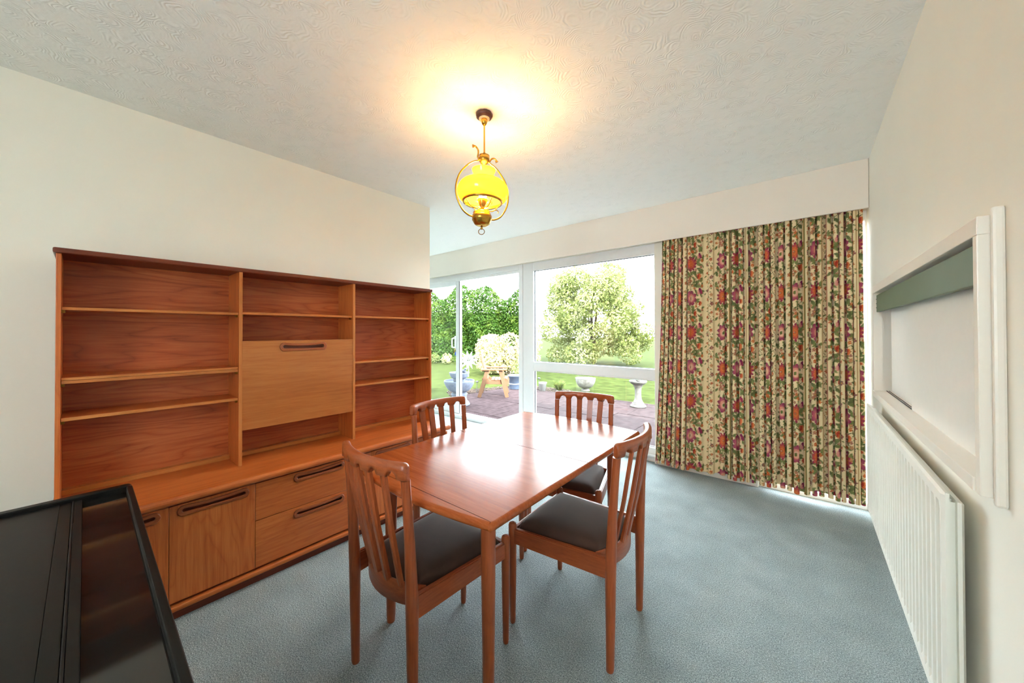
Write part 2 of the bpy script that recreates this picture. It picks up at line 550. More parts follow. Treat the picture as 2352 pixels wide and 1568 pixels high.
def thing(name, label, cat, loc=(0, 0, 0), rz=0.0, group=None):
    o = bpy.data.objects.new(name, None)
    o.empty_display_size = 0.1
    COL.objects.link(o)
    o.location = loc
    o.rotation_euler = (0, 0, rz)
    return tag(o, label, cat, group)

def struct(o):
    o['kind'] = 'structure'
    return o

# ------------------------------------------------------------------ room shell
HC = 2.40
XL, XR = -2.6825, 0.3328
YW = 3.444            # room face of the window wall
YB = -2.2             # back wall
YE = 2.04             # end of the left wall
XF = -6.4             # far wall of the lounge beyond
struct(box('floor', (XF, YB, -0.10), (XR, 3.56, 0.0), 'carpet'))
struct(box('ceiling', (XF, YB, HC), (XR, YW + 0.12, HC + 0.10), 'ceiling'))
struct(box('shade_roof', (XF - 0.5, YB - 0.5, HC + 0.10), (XR + 3.5, YW + 0.40, HC + 0.30), 'render_wall'))  # unseen slab added to cast the house shadow onto the patio
struct(box('wall_left', (XL - 0.12, YB, 0), (XL, YE, HC), 'wall_paint'))
struct(box('wall_lounge', (XF - 0.12, YB - 0.1, -0.1), (XF, YW + 0.2, HC + 0.1), 'wall_paint'))
# back wall, with an unseen window added to let in fill light
BX0, BX1, BZ0, BZ1 = -0.72, 0.22, 0.78, 2.12
BXM = (BX0 + BX1) / 2
struct(boxes('wall_back', [((XF, YB - 0.12, -0.1), (BX0, YB, HC)), ((BX1, YB - 0.12, -0.1), (XR + 0.2, YB, HC)),
                           ((BX0, YB - 0.12, -0.1), (BX1, YB, BZ0)), ((BX0, YB - 0.12, BZ1), (BX1, YB, HC))], 'wall_paint'))
w_fill = struct(boxes('added_fill_window', [((BX0, YB - 0.09, BZ0), (BX1, YB - 0.03, BZ0 + 0.07)), ((BX0, YB - 0.09, BZ1 - 0.07), (BX1, YB - 0.03, BZ1)),
                               ((BX0, YB - 0.09, BZ0 + 0.07), (BX0 + 0.07, YB - 0.03, BZ1 - 0.07)), ((BX1 - 0.07, YB - 0.09, BZ0 + 0.07), (BX1, YB - 0.03, BZ1 - 0.07)),
                               ((BXM - 0.035, YB - 0.09, BZ0 + 0.07), (BXM + 0.035, YB - 0.03, BZ1 - 0.07))], 'upvc'))
box('pane', (BX0 + 0.07, YB - 0.066, BZ0 + 0.07), (BXM - 0.035, YB - 0.060, BZ1 - 0.07), 'glass', w_fill)
box('pane', (BXM + 0.035, YB - 0.066, BZ0 + 0.07), (BX1 - 0.07, YB - 0.060, BZ1 - 0.07), 'glass', w_fill)
# right wall around the serving hatch
HY0, HY1, HZ0, HZ1 = 1.305, 2.88, 0.905, 1.457
struct(boxes('wall_right', [((XR, YB, -0.1), (XR + 0.12, HY0, HC)), ((XR, HY1, -0.1), (XR + 0.12, 3.62, HC)),
                            ((XR, HY0, -0.1), (XR + 0.12, HY1, HZ0 - 0.03)), ((XR, HY0, HZ1), (XR + 0.12, HY1, HC))], 'wall_paint'))
# window wall: header over the glazing, pier behind the curtain
PX0, PX1 = -1.10, -0.30
struct(boxes('wall_window', [((XF, YW + 0.02, 2.085), (XR, YW + 0.12, HC)), ((PX0, YW, -0.1), (PX1, YW + 0.14, 2.085))], 'wall_paint'))
struct(box('baseboard_window', (PX0 - 0.004, YW - 0.014, 0), (PX1, YW, 0.07), 'gloss_white', bev=0.004))
struct(box('trim_1', (XF, 3.344, 2.07), (XR - 0.002, 3.362, HC), 'pelmet_paint', bev=0.002))

# ------------------------------------------------------------------ glazing
YG0, YG1 = 3.470, 3.530       # frame depth
# fixed window
WX0, WX1 = -2.70, -1.10
w1 = struct(boxes('window_1', [((WX0, YG0, 0.0), (-2.540, YG1, 2.085)),
                               ((-2.540, YG0, 1.985), (WX1, YG1, 2.085)),
                               ((-2.540, YG0, 0.772), (WX1, YG1, 0.884)),
                               ((-2.540, YG0, 0.0), (WX1, YG1, 0.135)),
                               ((WX1 - 0.012, YG0, 0.135), (WX1, YG1, 1.985))], 'upvc', bev=0.004))
box('pane', (-2.540, 3.498, 0.884), (WX1 - 0.012, 3.504, 1.985), 'glass', w1)
box('pane', (-2.540, 3.498, 0.135), (WX1 - 0.012, 3.504, 0.772), 'glass', w1)
gk = []
for z0, z1 in ((0.884, 1.985), (0.135, 0.772)):
    gk += [((-2.540, 3.494, z0), (-2.534, 3.508, z1)), ((-2.540, 3.494, z1 - 0.005), (WX1 - 0.012, 3.508, z1)), ((-2.540, 3.494, z0), (WX1 - 0.012, 3.508, z0 + 0.005))]
boxes('gasket', gk, 'gasket', w1)
boxes('beading', [((-2.546, 3.464, 0.878), (-2.536, 3.471, 1.992)), ((-2.546, 3.464, 1.984), (WX1, 3.471, 1.992)), ((-2.546, 3.464, 0.874), (WX1, 3.471, 0.884)),
                  ((-2.546, 3.464, 0.772), (WX1, 3.471, 0.780)), ((-2.546, 3.464, 0.130), (-2.536, 3.471, 0.776)), ((-2.546, 3.464, 0.127), (WX1, 3.471, 0.135))], 'upvc', w1, bev=0.002)
box('sill', (WX0, 3.44, 0.058), (WX1, 3.474, 0.074), 'upvc', w1, bev=0.003)
# sliding patio door, slid open to the left
d1 = struct(boxes('door_1', [((-2.765, YG0 - 0.005, 0.0), (WX0 - 0.003, YG1 + 0.06, 2.085)),
                             ((XF, YG0 - 0.005, 2.02), (-2.765, YG1 + 0.06, 2.085)),
                             ((XF, YG0 - 0.02, -0.02), (-2.765, YG1 + 0.08, 0.050)),
                             ((XF, YG0, 1.985), (-2.765, YG0 + 0.02, 2.02))], 'upvc', bev=0.004))
box('track', (XF, 3.512, 0.05), (-2.765, 3.522, 0.062), 'chrome', d1)
SX0, SX1 = -5.15, -3.895
sash = boxes('sash', [((SX1 - 0.085, 3.50, 0.055), (SX1, 3.545, 2.01)), ((SX0, 3.50, 0.055), (SX0 + 0.085, 3.545, 2.01)),
                      ((SX0 + 0.085, 3.50, 1.935), (SX1 - 0.085, 3.545, 2.01)), ((SX0 + 0.085, 3.50, 0.055), (SX1 - 0.085, 3.545, 0.17))], 'upvc', d1, bev=0.004)
box('pane', (SX0 + 0.085, 3.520, 0.17), (SX1 - 0.085, 3.526, 1.935), 'glass', sash)
boxes('gasket', [((SX1 - 0.092, 3.512, 0.17), (SX1 - 0.085, 3.534, 1.935)), ((SX1 - 0.006, 3.494, 0.06), (SX1 + 0.004, 3.502, 2.0))], 'gasket', sash)
bm = bmesh.new()
add_tube(bm, [(-4.02, 3.50, 1.155), (-4.02, 3.462, 1.150), (-4.02, 3.458, 1.085), (-4.02, 3.462, 1.02), (-4.02, 3.50, 1.015)], 0.010, 8)
add_box(bm, (-4.0, 3.488, 0.985), (-3.965, 3.50, 1.185), 0.004)
link('handle', bm_mesh(bm, 'handle'), 'upvc', sash)
box('pane', (XF, 3.55, 0.06), (SX0, 3.556, 2.0), 'glass', d1)
box('stile', (SX0 - 0.04, 3.548, 0.055), (SX0 + 0.03, 3.585, 2.01), 'upvc', d1, bev=0.004)
# glazing behind the curtain, up to the right wall
w2 = struct(boxes('window_2', [((PX1, YG0, 0.0), (PX1 + 0.06, YG1, 2.085)), ((XR - 0.012, YG0, 0.0), (XR, YG1, 2.085)),
                               ((PX1 + 0.06, YG0, 2.02), (XR - 0.012, YG1, 2.085)), ((PX1 + 0.06, YG0, 0.0), (XR - 0.012, YG1, 0.05))], 'upvc', bev=0.003))
box('pane', (PX1 + 0.06, 3.498, 0.05), (XR - 0.012, 3.504, 2.02), 'glass', w2)
# keys hanging from the door lock
kz = thing('door_keys', 'small bunch of keys with a blue fob hanging from the patio door lock', 'keys', (-3.982, 3.478, 1.0))
bm = bmesh.new(); add_tube(bm, [(0.011 * math.cos(a), 0, -0.02 + 0.011 * math.sin(a)) for a in np.linspace(0, 2 * PI, 17)[:-1]], 0.0015, 6, closed=True)
link('key_ring', bm_mesh(bm, 'key_ring'), 'key_steel', kz)
boxes('key', [((-0.006, -0.002, -0.075), (0.002, 0.002, -0.03)), ((-0.010, -0.002, -0.04), (0.006, 0.002, -0.028)), ((-0.004, 0.0, -0.02), (0.004, 0.012, 0.004))], 'brass', kz)
box('fob', (0.004, -0.004, -0.10), (0.024, 0.003, -0.045), 'key_blue', kz, bev=0.002)

# ------------------------------------------------------------------ wall unit
UX, UB = -2.29, -2.50          # front and back panel of the bookcase
UY0, UY1 = -0.075, 1.758
ZW = 0.541
BD = -2.095                    # door faces of the base cabinets
def rel(o, p):
    return (p[0] - o[0], p[1] - o[1], p[2] - o[2])

class Ctx:
    """boxes given in world coordinates, stored relative to a thing's origin"""
    def __init__(s, name, label, cat, loc, group=None):
        s.o = loc
        s.t = thing(name, label, cat, loc, 0, group)
    def box(s, name, lo, hi, mat, parent=None, bev=0.0, seg=2):
        return box(name, rel(s.o, lo), rel(s.o, hi), mat, parent or s.t, bev, seg)
    def boxes(s, name, lst, mat, parent=None, bev=0.0):
        return boxes(name, [(rel(s.o, a), rel(s.o, b)) for a, b in lst], mat, parent or s.t, bev)

def handle_loop(w, h, sag, n=10):
    """smile-shaped finger pull outline, centred on (0, 0)"""
    pts = []
    r = h / 2
    def c(x): return -sag * (1 - (2 * x / w) ** 2)
    for i in range(n + 1):
        x = -w / 2 + r + (w - 2 * r) * i / n
        pts.append((x, c(x) - r * (0.75 + 0.25 * (2 * x / w) ** 2)))
    for a in np.linspace(-PI / 2, PI / 2, 7)[1:-1]:
        pts.append((w / 2 - r + r * math.cos(a), c(w / 2 - r) + r * math.sin(a)))
    for i in range(n + 1):
        x = w / 2 - r - (w - 2 * r) * i / n
        pts.append((x, c(x) + r * (0.75 + 0.25 * (2 * x / w) ** 2)))
    for a in np.linspace(PI / 2, 3 * PI / 2, 7)[1:-1]:
        pts.append((-w / 2 + r + r * math.cos(a), c(w / 2 - r) + r * math.sin(a)))
    return pts

MX = Matrix(((0, 0, 1, 0), (1, 0, 0, 0), (0, 1, 0, 0), (0, 0, 0, 1)))   # plate XY -> world YZ, thickness -> +X

def front(ctx, name, xb, thick, y0, y1, z0, z1, hw, hh, hy, hz, mat, sag=0.004):
    """a door / drawer front with a routed finger pull"""
    hl = [(hy + a, hz + b) for a, b in handle_loop(hw, hh, sag)]
    me = plate_mesh(name, [[(y0, z0), (y1, z0), (y1, z1), (y0, z1)], hl], thick, 0.0012)
    me.transform(MX)
    me.transform(Matrix.Translation((xb - ctx.o[0], -ctx.o[1], -ctx.o[2])))
    o = link(name, me, mat, ctx.t)
    outer = [(hy + a, hz + b) for a, b in handle_loop(hw + 0.018, hh + 0.018, sag)]
    inner = [(hy + a, hz + b) for a, b in handle_loop(hw - 0.004, hh - 0.004, sag)]
    me = plate_mesh('handle', [outer, inner], 0.010, 0.0028)
    me.transform(MX)
    me.transform(Matrix.Translation((xb + thick - 0.003 - ctx.o[0], -ctx.o[1], -ctx.o[2])))
    h = link('handle', me, 'handle_teak', o)
    h['label'] = 'smile-shaped routed finger pull'
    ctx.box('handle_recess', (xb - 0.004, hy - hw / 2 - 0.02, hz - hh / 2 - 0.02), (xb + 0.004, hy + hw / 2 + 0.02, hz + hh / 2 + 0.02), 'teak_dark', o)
    return o

# plinth and rounded bottom rail
c = Ctx('cabinet_plinth', 'long dark plinth with a rounded teak rail under the wall unit cabinets', 'plinth', (-2.4, 0.84, 0))
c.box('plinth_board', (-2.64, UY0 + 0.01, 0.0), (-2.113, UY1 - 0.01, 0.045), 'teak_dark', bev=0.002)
c.box('bottom_rail', (-2.62, UY0, 0.045), (-2.083, UY1, 0.068), 'teak_y', bev=0.009, seg=3)
bays = [(-0.075, 0.5405), (0.5405, 1.1475), (1.1475, 1.758)]
labels = ['teak double-door base cabinet of the wall unit, partly behind the black piano',
          'teak base cabinet with two wide drawers in the middle of the wall unit',
          'teak double-door base cabinet at the window end of the wall unit']
for bi, (a, b) in enumerate(bays):
    c = Ctx('base_cabinet', labels[bi], 'cabinet', (-2.38, (a + b) / 2, 0.068), 'base cabinets under the worktop')
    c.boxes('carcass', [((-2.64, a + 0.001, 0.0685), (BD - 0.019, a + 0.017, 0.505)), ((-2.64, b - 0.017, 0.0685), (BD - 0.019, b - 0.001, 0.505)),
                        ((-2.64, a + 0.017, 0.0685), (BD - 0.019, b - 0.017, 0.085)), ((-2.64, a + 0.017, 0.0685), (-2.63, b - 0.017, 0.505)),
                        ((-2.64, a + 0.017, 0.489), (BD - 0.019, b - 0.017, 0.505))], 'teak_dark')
    if bi == 1:
        ym = (a + b) / 2
        front(c, 'drawer', BD - 0.018, 0.018, a + 0.002, b - 0.002, 0.314, 0.494, 0.245, 0.024, ym, 0.468, 'teak_y')
        front(c, 'drawer', BD - 0.018, 0.018, a + 0.002, b - 0.002, 0.082, 0.309, 0.245, 0.024, ym, 0.277, 'teak_y')
        c.box('drawer_divider', (-2.5, a + 0.017, 0.302), (BD - 0.03, b - 0.017, 0.322), 'teak_dark')
    else:
        ym = (a + b) / 2
        for y0, y1 in ((a + 0.002, ym - 0.002), (ym + 0.002, b - 0.002)):
            front(c, 'door', BD - 0.018, 0.018, y0, y1, 0.082, 0.494, 0.235, 0.026, (y0 + y1) / 2, 0.468, 'teak_z')
# worktop with bullnose front
c = Ctx('worktop', 'long teak worktop with rounded nose between cabinets and bookcase', 'worktop', (-2.38, 0.84, 0.505))
nose = [(-2.66 + 2.38, 0.0)] + [(-2.083 + 2.38 + 0.017 * math.cos(t), 0.018 + 0.018 * math.sin(t)) for t in np.linspace(-PI / 2, PI / 2, 9)] + [(-2.66 + 2.38, 0.036)]
bm = bmesh.new()
b_ = bmesh.new()
add_prism(bm, nose, 1, UY0 - 0.006 - 0.84, UY1 + 0.006 - 0.84)
o = link('board', bm_mesh(bm, 'board'), 'teak_y', c.t)
# bookcase
c = Ctx('bookcase', 'tall teak three-bay bookcase with a drop-front bureau standing on the worktop', 'bookcase', (-2.45, 0.84, ZW))
ZT = 1.578
dv1, dv2 = (0.5165, 0.5315), (1.1250, 1.1400)
c.box('top_board', (-2.66, UY0 - 0.008, ZT - 0.018), (UX + 0.010, UY1 + 0.008, ZT + 0.004), 'teak_dark', bev=0.007, seg=3)
c.box('side_panel', (-2.66, UY0, ZW), (UX, UY0 + 0.014, ZT - 0.018), 'teak_z', bev=0.002)
c.box('side_panel', (-2.66, UY1 - 0.014, ZW), (UX, UY1, ZT - 0.018), 'teak_z', bev=0.002)
for d in (dv1, dv2):
    p = c.box('divider', (UB, d[0], ZW), (UX - 0.004, d[1], ZT - 0.018), 'teak_z')
    c.box('lipping', (UX - 0.004, d[0], ZW), (UX, d[1], ZT - 0.018), 'teak_edge_z', p)
by = [(UY0 + 0.014, dv1[0]), (dv1[1], dv2[0]), (dv2[1], UY1 - 0.014)]
for a, b in by:
    c.box('back_panel', (UB - 0.008, a, ZW), (UB, b, ZT - 0.018), 'teak_back')
    c.box('back_batten', (UB, a, ZW), (UB + 0.035, b, ZW + 0.022), 'teak_edge', bev=0.001)
def shelf(bay, zt, th, xf=UX - 0.012, name='shelf'):
    a, b = by[bay]
    s = c.box(name, (UB, a + 0.001, zt - th), (xf - 0.005, b - 0.001, zt), 'teak_y')
    c.box('lipping', (xf - 0.005, a + 0.001, zt - th), (xf, b - 0.001, zt), 'teak_edge', s, bev=0.0015)
    return s
def pins(bay, z):
    a, b = by[bay]
    for y, s in ((a, 1), (b, -1)):
        c.boxes('shelf_support', [((UX - 0.035, min(y, y + s * 0.010), z - 0.012), (UX - 0.022, max(y, y + s * 0.010), z))], 'brass_dark')
for z, th in ((1.346, 0.012), (0.898, 0.014)):
    shelf(0, z, th); pins(0, z - th)
shelf(0, 1.060, 0.011); shelf(0, 1.048, 0.013, UX - 0.010); pins(0, 1.035)
shelf(1, 1.351, 0.013); pins(1, 1.338)
for z, th in ((1.352, 0.012), (1.047, 0.013), (0.894, 0.013)):
    shelf(2, z, th); pins(2, z - th)
# bureau box and its drop flap
a, b = by[1]
c.box('bureau_top', (UB, a, 1.180), (UX - 0.022, b, 1.194), 'teak_y')
c.box('bureau_base', (UB, a, 0.728), (UX - 0.022, b, 0.742), 'teak_y')
fl = front(c, 'drop_flap', UX - 0.020, 0.018, a + 0.001, b - 0.001, 0.724, 1.195, 0.232, 0.030, (a + b) / 2 + 0.003, 1.161, 'teak_flap', sag=0.005)
fl['label'] = 'drop-down bureau flap in lighter teak veneer'

# ------------------------------------------------------------------ dining table
TZ = 0.690
tb = thing('dining_table', 'teak extending dining table with bowed ends and a seam across its glossy top', 'table', (-1.106, 1.352, 0), math.radians(0.8))
HWT, HLT, BOW = 0.405, 0.612, 0.043
def table_outline():
    """full outline, counter clockwise, with outward normals"""
    pts = []
    n = 28
    cr = 0.017
    # right edge upwards, far end right to left, left edge down, near end left to right
    def end_y(x): return HLT + BOW * (1 - (x / HWT) ** 2)
    raw = []
    for y in np.linspace(0.0, HLT - cr, 8): raw.append((HWT, y))
    for t in np.linspace(0, PI / 2, 7)[1:-1]: raw.append((HWT - cr + cr * math.cos(t), HLT - cr + (cr + BOW * 0.14) * math.sin(t)))
    for x in np.linspace(HWT - cr, -HWT + cr, n): raw.append((x, end_y(x)))
    for t in np.linspace(PI / 2, PI, 7)[1:-1]: raw.append((-HWT + cr + cr * math.cos(t), HLT - cr + (cr + BOW * 0.14) * math.sin(t)))
    for y in np.linspace(HLT - cr, 0.0, 8): raw.append((-HWT, y))
    return raw
def table_leaf(sgn):
    half = table_outline()
    if sgn < 0:
        half = [(-x, -y) for x, y in half]
    m = len(half)
    nor = []
    for i in range(m):
        a, b = half[max(i - 1, 0)], half[min(i + 1, m - 1)]
        d = Vector((b[0] - a[0], b[1] - a[1])).normalized()
        nor.append((d.y, -d.x))
    prof = [(0.0145, 0.0), (0.0125, 0.0), (0.0095, -0.0006), (0.005, -0.003), (0.001, -0.008), (0.0, -0.013), (0.002, -0.019), (0.006, -0.025), (0.012, -0.029), (0.0155, -0.030)]
    bm = bmesh.new()
    gap = 0.002 * sgn
    rings = []
    for ins, dz in prof:
        ring = []
        for (x, y), (nx, ny) in zip(half, nor):
            yy = y - ny * ins
            if abs(y) < 1e-6: yy = gap
            ring.append(bm.verts.new((x - nx * ins, yy, TZ + dz)))
        rings.append(ring)
    for A, B in zip(rings[:-1], rings[1:]):
        for i in range(m - 1):
            f = bm.faces.new((A[i], A[i + 1], B[i + 1], B[i])); f.smooth = True
    bm.faces.new(rings[0]); bm.faces.new(rings[-1][::-1])
    bm.faces.new([r[0] for r in rings] + [r[-1] for r in rings[::-1]])
    return link('table_leaf', bm_mesh(bm, 'table_leaf'), 'table_wood', tb)
table_leaf(1); table_leaf(-1)
for sx in (-1, 1):
    for sy in (-1, 1):
        tube('leg', [(sx * 0.285, sy * 0.500, 0), (sx * 0.285, sy * 0.500, 0.03), (sx * 0.285, sy * 0.500, 0.40), (sx * 0.285, sy * 0.500, 0.661)], [0.0165, 0.0185, 0.0235, 0.0255], 'chair_wood', tb, 20)
for s in (-1, 1):
    box('apron', (s * 0.285 - 0.010, -0.48, 0.600), (s * 0.285 + 0.010, 0.48, 0.660), 'chair_wood_y', tb, bev=0.002)
    box('apron', (-0.27, s * 0.500 - 0.010, 0.600), (0.27, s * 0.500 + 0.010, 0.660), 'chair_wood_x', tb, bev=0.002)

# ------------------------------------------------------------------ dining chairs
def arc_y(x, w, y0, bulge):
    return y0 - bulge * (1 - (x / w) ** 2)

def make_chair(loc, rz, label):
    t = thing('dining_chair', label, 'chair', loc, rz, 'teak dining chairs around the table')
    RW, FW, RY, FY = 0.1785, 0.210, -0.210, 0.210
    for s in (-1, 1):
        x = s * RW
        tube('back_post', [(x, RY + 0.004, 0), (x, RY + 0.002, 0.012), (x, RY, 0.20), (x, RY - 0.001, 0.34), (x, RY - 0.003, 0.42), (x * 1.0, RY - 0.010, 0.58), (x * 1.005, RY - 0.021, 0.72), (x * 1.01, RY - 0.027, 0.785)],
             [0.0135, 0.0150, 0.0180, 0.0200, 0.0200, 0.0165, 0.0145, 0.0148], 'chair_wood', t, 18)
        x = s * FW
        tube('leg', [(x, FY, 0), (x, FY, 0.010), (x, FY, 0.20), (x, FY, 0.37), (x, FY, 0.415), (x, FY, 0.423), (x, FY, 0.428)],
             [0.0105, 0.0120, 0.0155, 0.0175, 0.0175, 0.0150, 0.006], 'chair_wood', t, 18)
        # side rail as a tapered board between post and front leg
        bm = bmesh.new()
        def P(u, off, z):
            return ((s * (RW + (FW - RW) * u)) + off, RY + (FY - RY) * u, z)
        b = bmesh.new()
        vv = [b.verts.new(P(u, o_, z)) for u in (0.02, 0.98) for o_ in (-0.010, 0.010) for z in ((0.334, 0.412) if u < 0.5 else (0.340, 0.404))]
        for q in ((0, 1, 3, 2), (4, 6, 7, 5), (0, 4, 5, 1), (2, 3, 7, 6), (1, 5, 7, 3), (0, 2, 6, 4)):
            b.faces.new([vv[i] for i in q])
        bmesh.ops.recalc_face_normals(b, faces=b.faces)
        bmesh.ops.bevel(b, geom=b.edges[:], offset=0.004, segments=2, affect='EDGES')
        merge(bm, b)
        link('side_rail', bm_mesh(bm, 'side_rail'), 'chair_wood_y', t)
    box('front_rail', (-FW + 0.012, FY - 0.010, 0.345), (FW - 0.012, FY + 0.010, 0.398), 'chair_wood_x', t, bev=0.004)
    # curved lower back rail
    def swept(name, w, y0, bulge, zb, zt, th, n, lean=0.0):
        bm = bmesh.new()
        rings = []
        for i in range(n + 1):
            x = -w + 2 * w * i / n
            dy = 2 * bulge * x / w ** 2
            nrm = Vector((-dy, 1, 0)).normalized()
            z0, z1 = zb(x), zt(x)
            k = 1.0
            e = (w - abs(x)) / 0.012
            if e < 1: k = 0.62 + 0.38 * math.sqrt(max(0, 1 - (1 - e) ** 2))
            h = th / 2 * k
            yb = arc_y(x, w, y0, bulge)
            sec = [(-h, z0 + 0.004), (-h, z1 - 0.010), (-h * 0.75, z1 - 0.003), (-h * 0.3, z1), (h * 0.3, z1), (h * 0.75, z1 - 0.003), (h, z1 - 0.010), (h, z0 + 0.004), (h * 0.6, z0), (-h * 0.6, z0)]
            rings.append([bm.verts.new((x + nrm.x * a, yb + nrm.y * a - lean * (z - 0.4), z)) for a, z in sec])
        m = len(rings[0])
        for A, B in zip(rings[:-1], rings[1:]):
            for j in range(m):
                f = bm.faces.new((A[j], A[(j + 1) % m], B[(j + 1) % m], B[j])); f.smooth = True
        bm.faces.new(rings[0][::-1]); bm.faces.new(rings[-1])
        return link(name, bm_mesh(bm, name), 'chair_wood_x', t)
    swept('seat_back_rail', 0.168, -0.150, 0.055, lambda x: 0.338, lambda x: 0.408, 0.020, 24)
    # crest rail with five arches between four slats
    CW, CB, CY0 = 0.194, 0.045, -0.2375
    sl = [-0.108, -0.036, 0.036, 0.108]
    arches = [-0.144, -0.072, 0.0, 0.072, 0.144]
    def zb(x):
        z = 0.787 if abs(x) > 0.165 else 0.792
        for a in arches:
            d = abs(x - a) / 0.0185
            if d < 1: z = max(z, 0.792 + 0.019 * math.sqrt(1 - d * d))
        return z
    def zt(x):
        e = (CW - abs(x)) / 0.020
        return 0.840 - (0.010 * (1 - math.sqrt(max(0, 1 - (1 - e) ** 2))) if e < 1 else 0)
    swept('crest_rail', CW, CY0, CB, zb, zt, 0.029, 140)
    for x in sl:
        xb = x * 0.80
        y0 = arc_y(xb, 0.168, -0.150, 0.055)
        y1 = arc_y(x, CW, CY0, CB)
        ang = math.atan2(2 * CB * x / CW ** 2, 1)
        bm = bmesh.new()
        rings = []
        for z, xx, yy in ((0.400, xb, y0), (0.60, (xb + x) / 2, (y0 + y1) / 2 - 0.004), (0.800, x, y1)):
            sec = [(-0.0165, -0.003), (-0.010, -0.009), (0.010, -0.009), (0.0165, -0.003), (0.0165, 0.007), (-0.0165, 0.007)]
            ca, sa = math.cos(-ang), math.sin(-ang)
            rings.append([bm.verts.new((xx + ca * a - sa * b_, yy + sa * a + ca * b_, z)) for a, b_ in sec])
        m = 6
        for A, B in zip(rings[:-1], rings[1:]):
            for j in range(m): bm.faces.new((A[j], A[(j + 1) % m], B[(j + 1) % m], B[j]))
        bm.faces.new(rings[0][::-1]); bm.faces.new(rings[-1])
        link('slat', bm_mesh(bm, 'slat'), 'chair_wood', t)
    # padded seat
    n = 26
    xs = np.linspace(-1, 1, n); vv = np.linspace(-1, 1, n)
    verts, faces = [], []
    for j, v in enumerate(vv):
        for i, u in enumerate(xs):
            w = 0.160 + (0.196 - 0.160) * (v + 1) / 2
            # squircle mapping for rounded corners
            k = 1 - 0.035 * (abs(u) * abs(v)) ** 3
            x = u * w * k; y = (0.020 + v * 0.185) * k
            if v < 0: y -= 0.012 * (1 - u * u) * (-v)
            e = max(abs(u), abs(v)) ** 6
            z = 0.392 + 0.050 * (1 - e) ** 0.5 * (1 - 0.25 * (u * u + v * v) / 2)
            verts.append((x, y, z))
    for j in range(n - 1):
        for i in range(n - 1):
            faces.append((j * n + i, j * n + i + 1, (j + 1) * n + i + 1, (j + 1) * n + i))
    edge = [i for i in range(n)] + [j * n + n - 1 for j in range(1, n)] + [(n - 1) * n + i for i in range(n - 2, -1, -1)] + [j * n for j in range(n - 2, 0, -1)]
    base = len(verts)
    for e in edge: verts.append((verts[e][0], verts[e][1], 0.362))
    m = len(edge)
    for i in range(m): faces.append((edge[i], base + i, base + (i + 1) % m, edge[(i + 1) % m]))
    me = bpy.data.meshes.new('seat')
    me.from_pydata(verts, [], faces + [tuple(base + i for i in range(m))])
    me.polygons.foreach_set('use_smooth', [True] * len(me.polygons))
    link('seat', me, 'velvet', t)
    return t
make_chair((-1.139, 0.868, 0), math.radians(1.0), 'teak dining chair at the near table end, its slatted back towards the piano')
make_chair((-1.425, 1.333, 0), math.radians(-91.5), 'teak dining chair on the wall unit side of the table')
make_chair((-0.778, 1.399, 0), math.radians(93.5), 'teak dining chair on the curtain side of the table with its brown seat showing')
make_chair((-1.075, 1.852, 0), math.radians(192), 'teak dining chair at the window end of the table, facing the room')

# ------------------------------------------------------------------ pendant lamp
LX, LY = -1.305, 1.347
lp = thing('pendant_lamp', 'brass oil-lamp style pendant with a glowing amber glass shade above the table', 'lamp', (LX, LY, HC))
def zz(z): return z - HC
prof = [(0.0, zz(2.4)), (0.040, zz(2.4)), (0.044, zz(2.395)), (0.044, zz(2.384)), (0.038, zz(2.376)), (0.030, zz(2.374)), (0.0, zz(2.374))]
bm = bmesh.new(); add_lathe(bm, prof, 36)
for v in bm.verts:
    r = math.hypot(v.co.x, v.co.y)
    if r > 0.036:
        a = math.atan2(v.co.y, v.co.x); k = 1 + 0.03 * math.cos(9 * a); v.co.x *= k; v.co.y *= k
link('ceiling_rose', bm_mesh(bm, 'ceiling_rose'), 'rose_wood', lp)
lathe('rose_disc', [(0.0, zz(2.376)), (0.028, zz(2.376)), (0.028, zz(2.3695)), (0.0, zz(2.3685))], 'cream_plastic', lp, 32)
lathe('canopy_cup', [(0.016, zz(2.37)), (0.018, zz(2.36)), (0.013, zz(2.345)), (0.006, zz(2.336)), (0.0, zz(2.336))], 'brass', lp, 24)
tube('rod', [(0, 0, zz(2.345)), (0, 0, zz(2.185))], 0.0045, 'brass', lp, 12)
lathe('hub', [(0.0, zz(2.19)), (0.007, zz(2.19)), (0.007, zz(2.178)), (0.028, zz(2.176)), (0.0285, zz(2.150)), (0.026, zz(2.146)), (0.020, zz(2.134)), (0.008, zz(2.128)), (0.006, zz(2.116)), (0.0, zz(2.114))], 'brass', lp, 32)
# hoop plane: direction in plan of the left (near) arm
hd = Vector((-0.412, -0.911, 0))
def hp(r, z): return (hd.x * r, hd.y * r, zz(z))
for s in (1, -1):
    pts = smooth_prof([(0.026, 2.158), (0.034, 2.142), (0.060, 2.130), (0.096, 2.100), (0.132, 2.050), (0.148, 1.985), (0.140, 1.925), (0.110, 1.872), (0.075, 1.848), (0.048, 1.843)], 4)
    tube('hoop', [hp(s * r, z) for r, z in pts], 0.0042, 'brass', lp, 10)
    pts = smooth_prof([(0.027, 2.150), (0.036, 2.160), (0.034, 2.180), (0.036, 2.198), (0.050, 2.212), (0.066, 2.210)] if s > 0 else [(0.027, 2.145), (0.034, 2.156), (0.042, 2.168), (0.054, 2.174), (0.066, 2.170), (0.074, 2.158)], 4)
    tube('finial_arm', [hp(s * r, z) for r, z in pts], list(np.linspace(0.0042, 0.0045, len(pts) - 4)) + [0.005, 0.006, 0.0075, 0.009], 'brass', lp, 10)
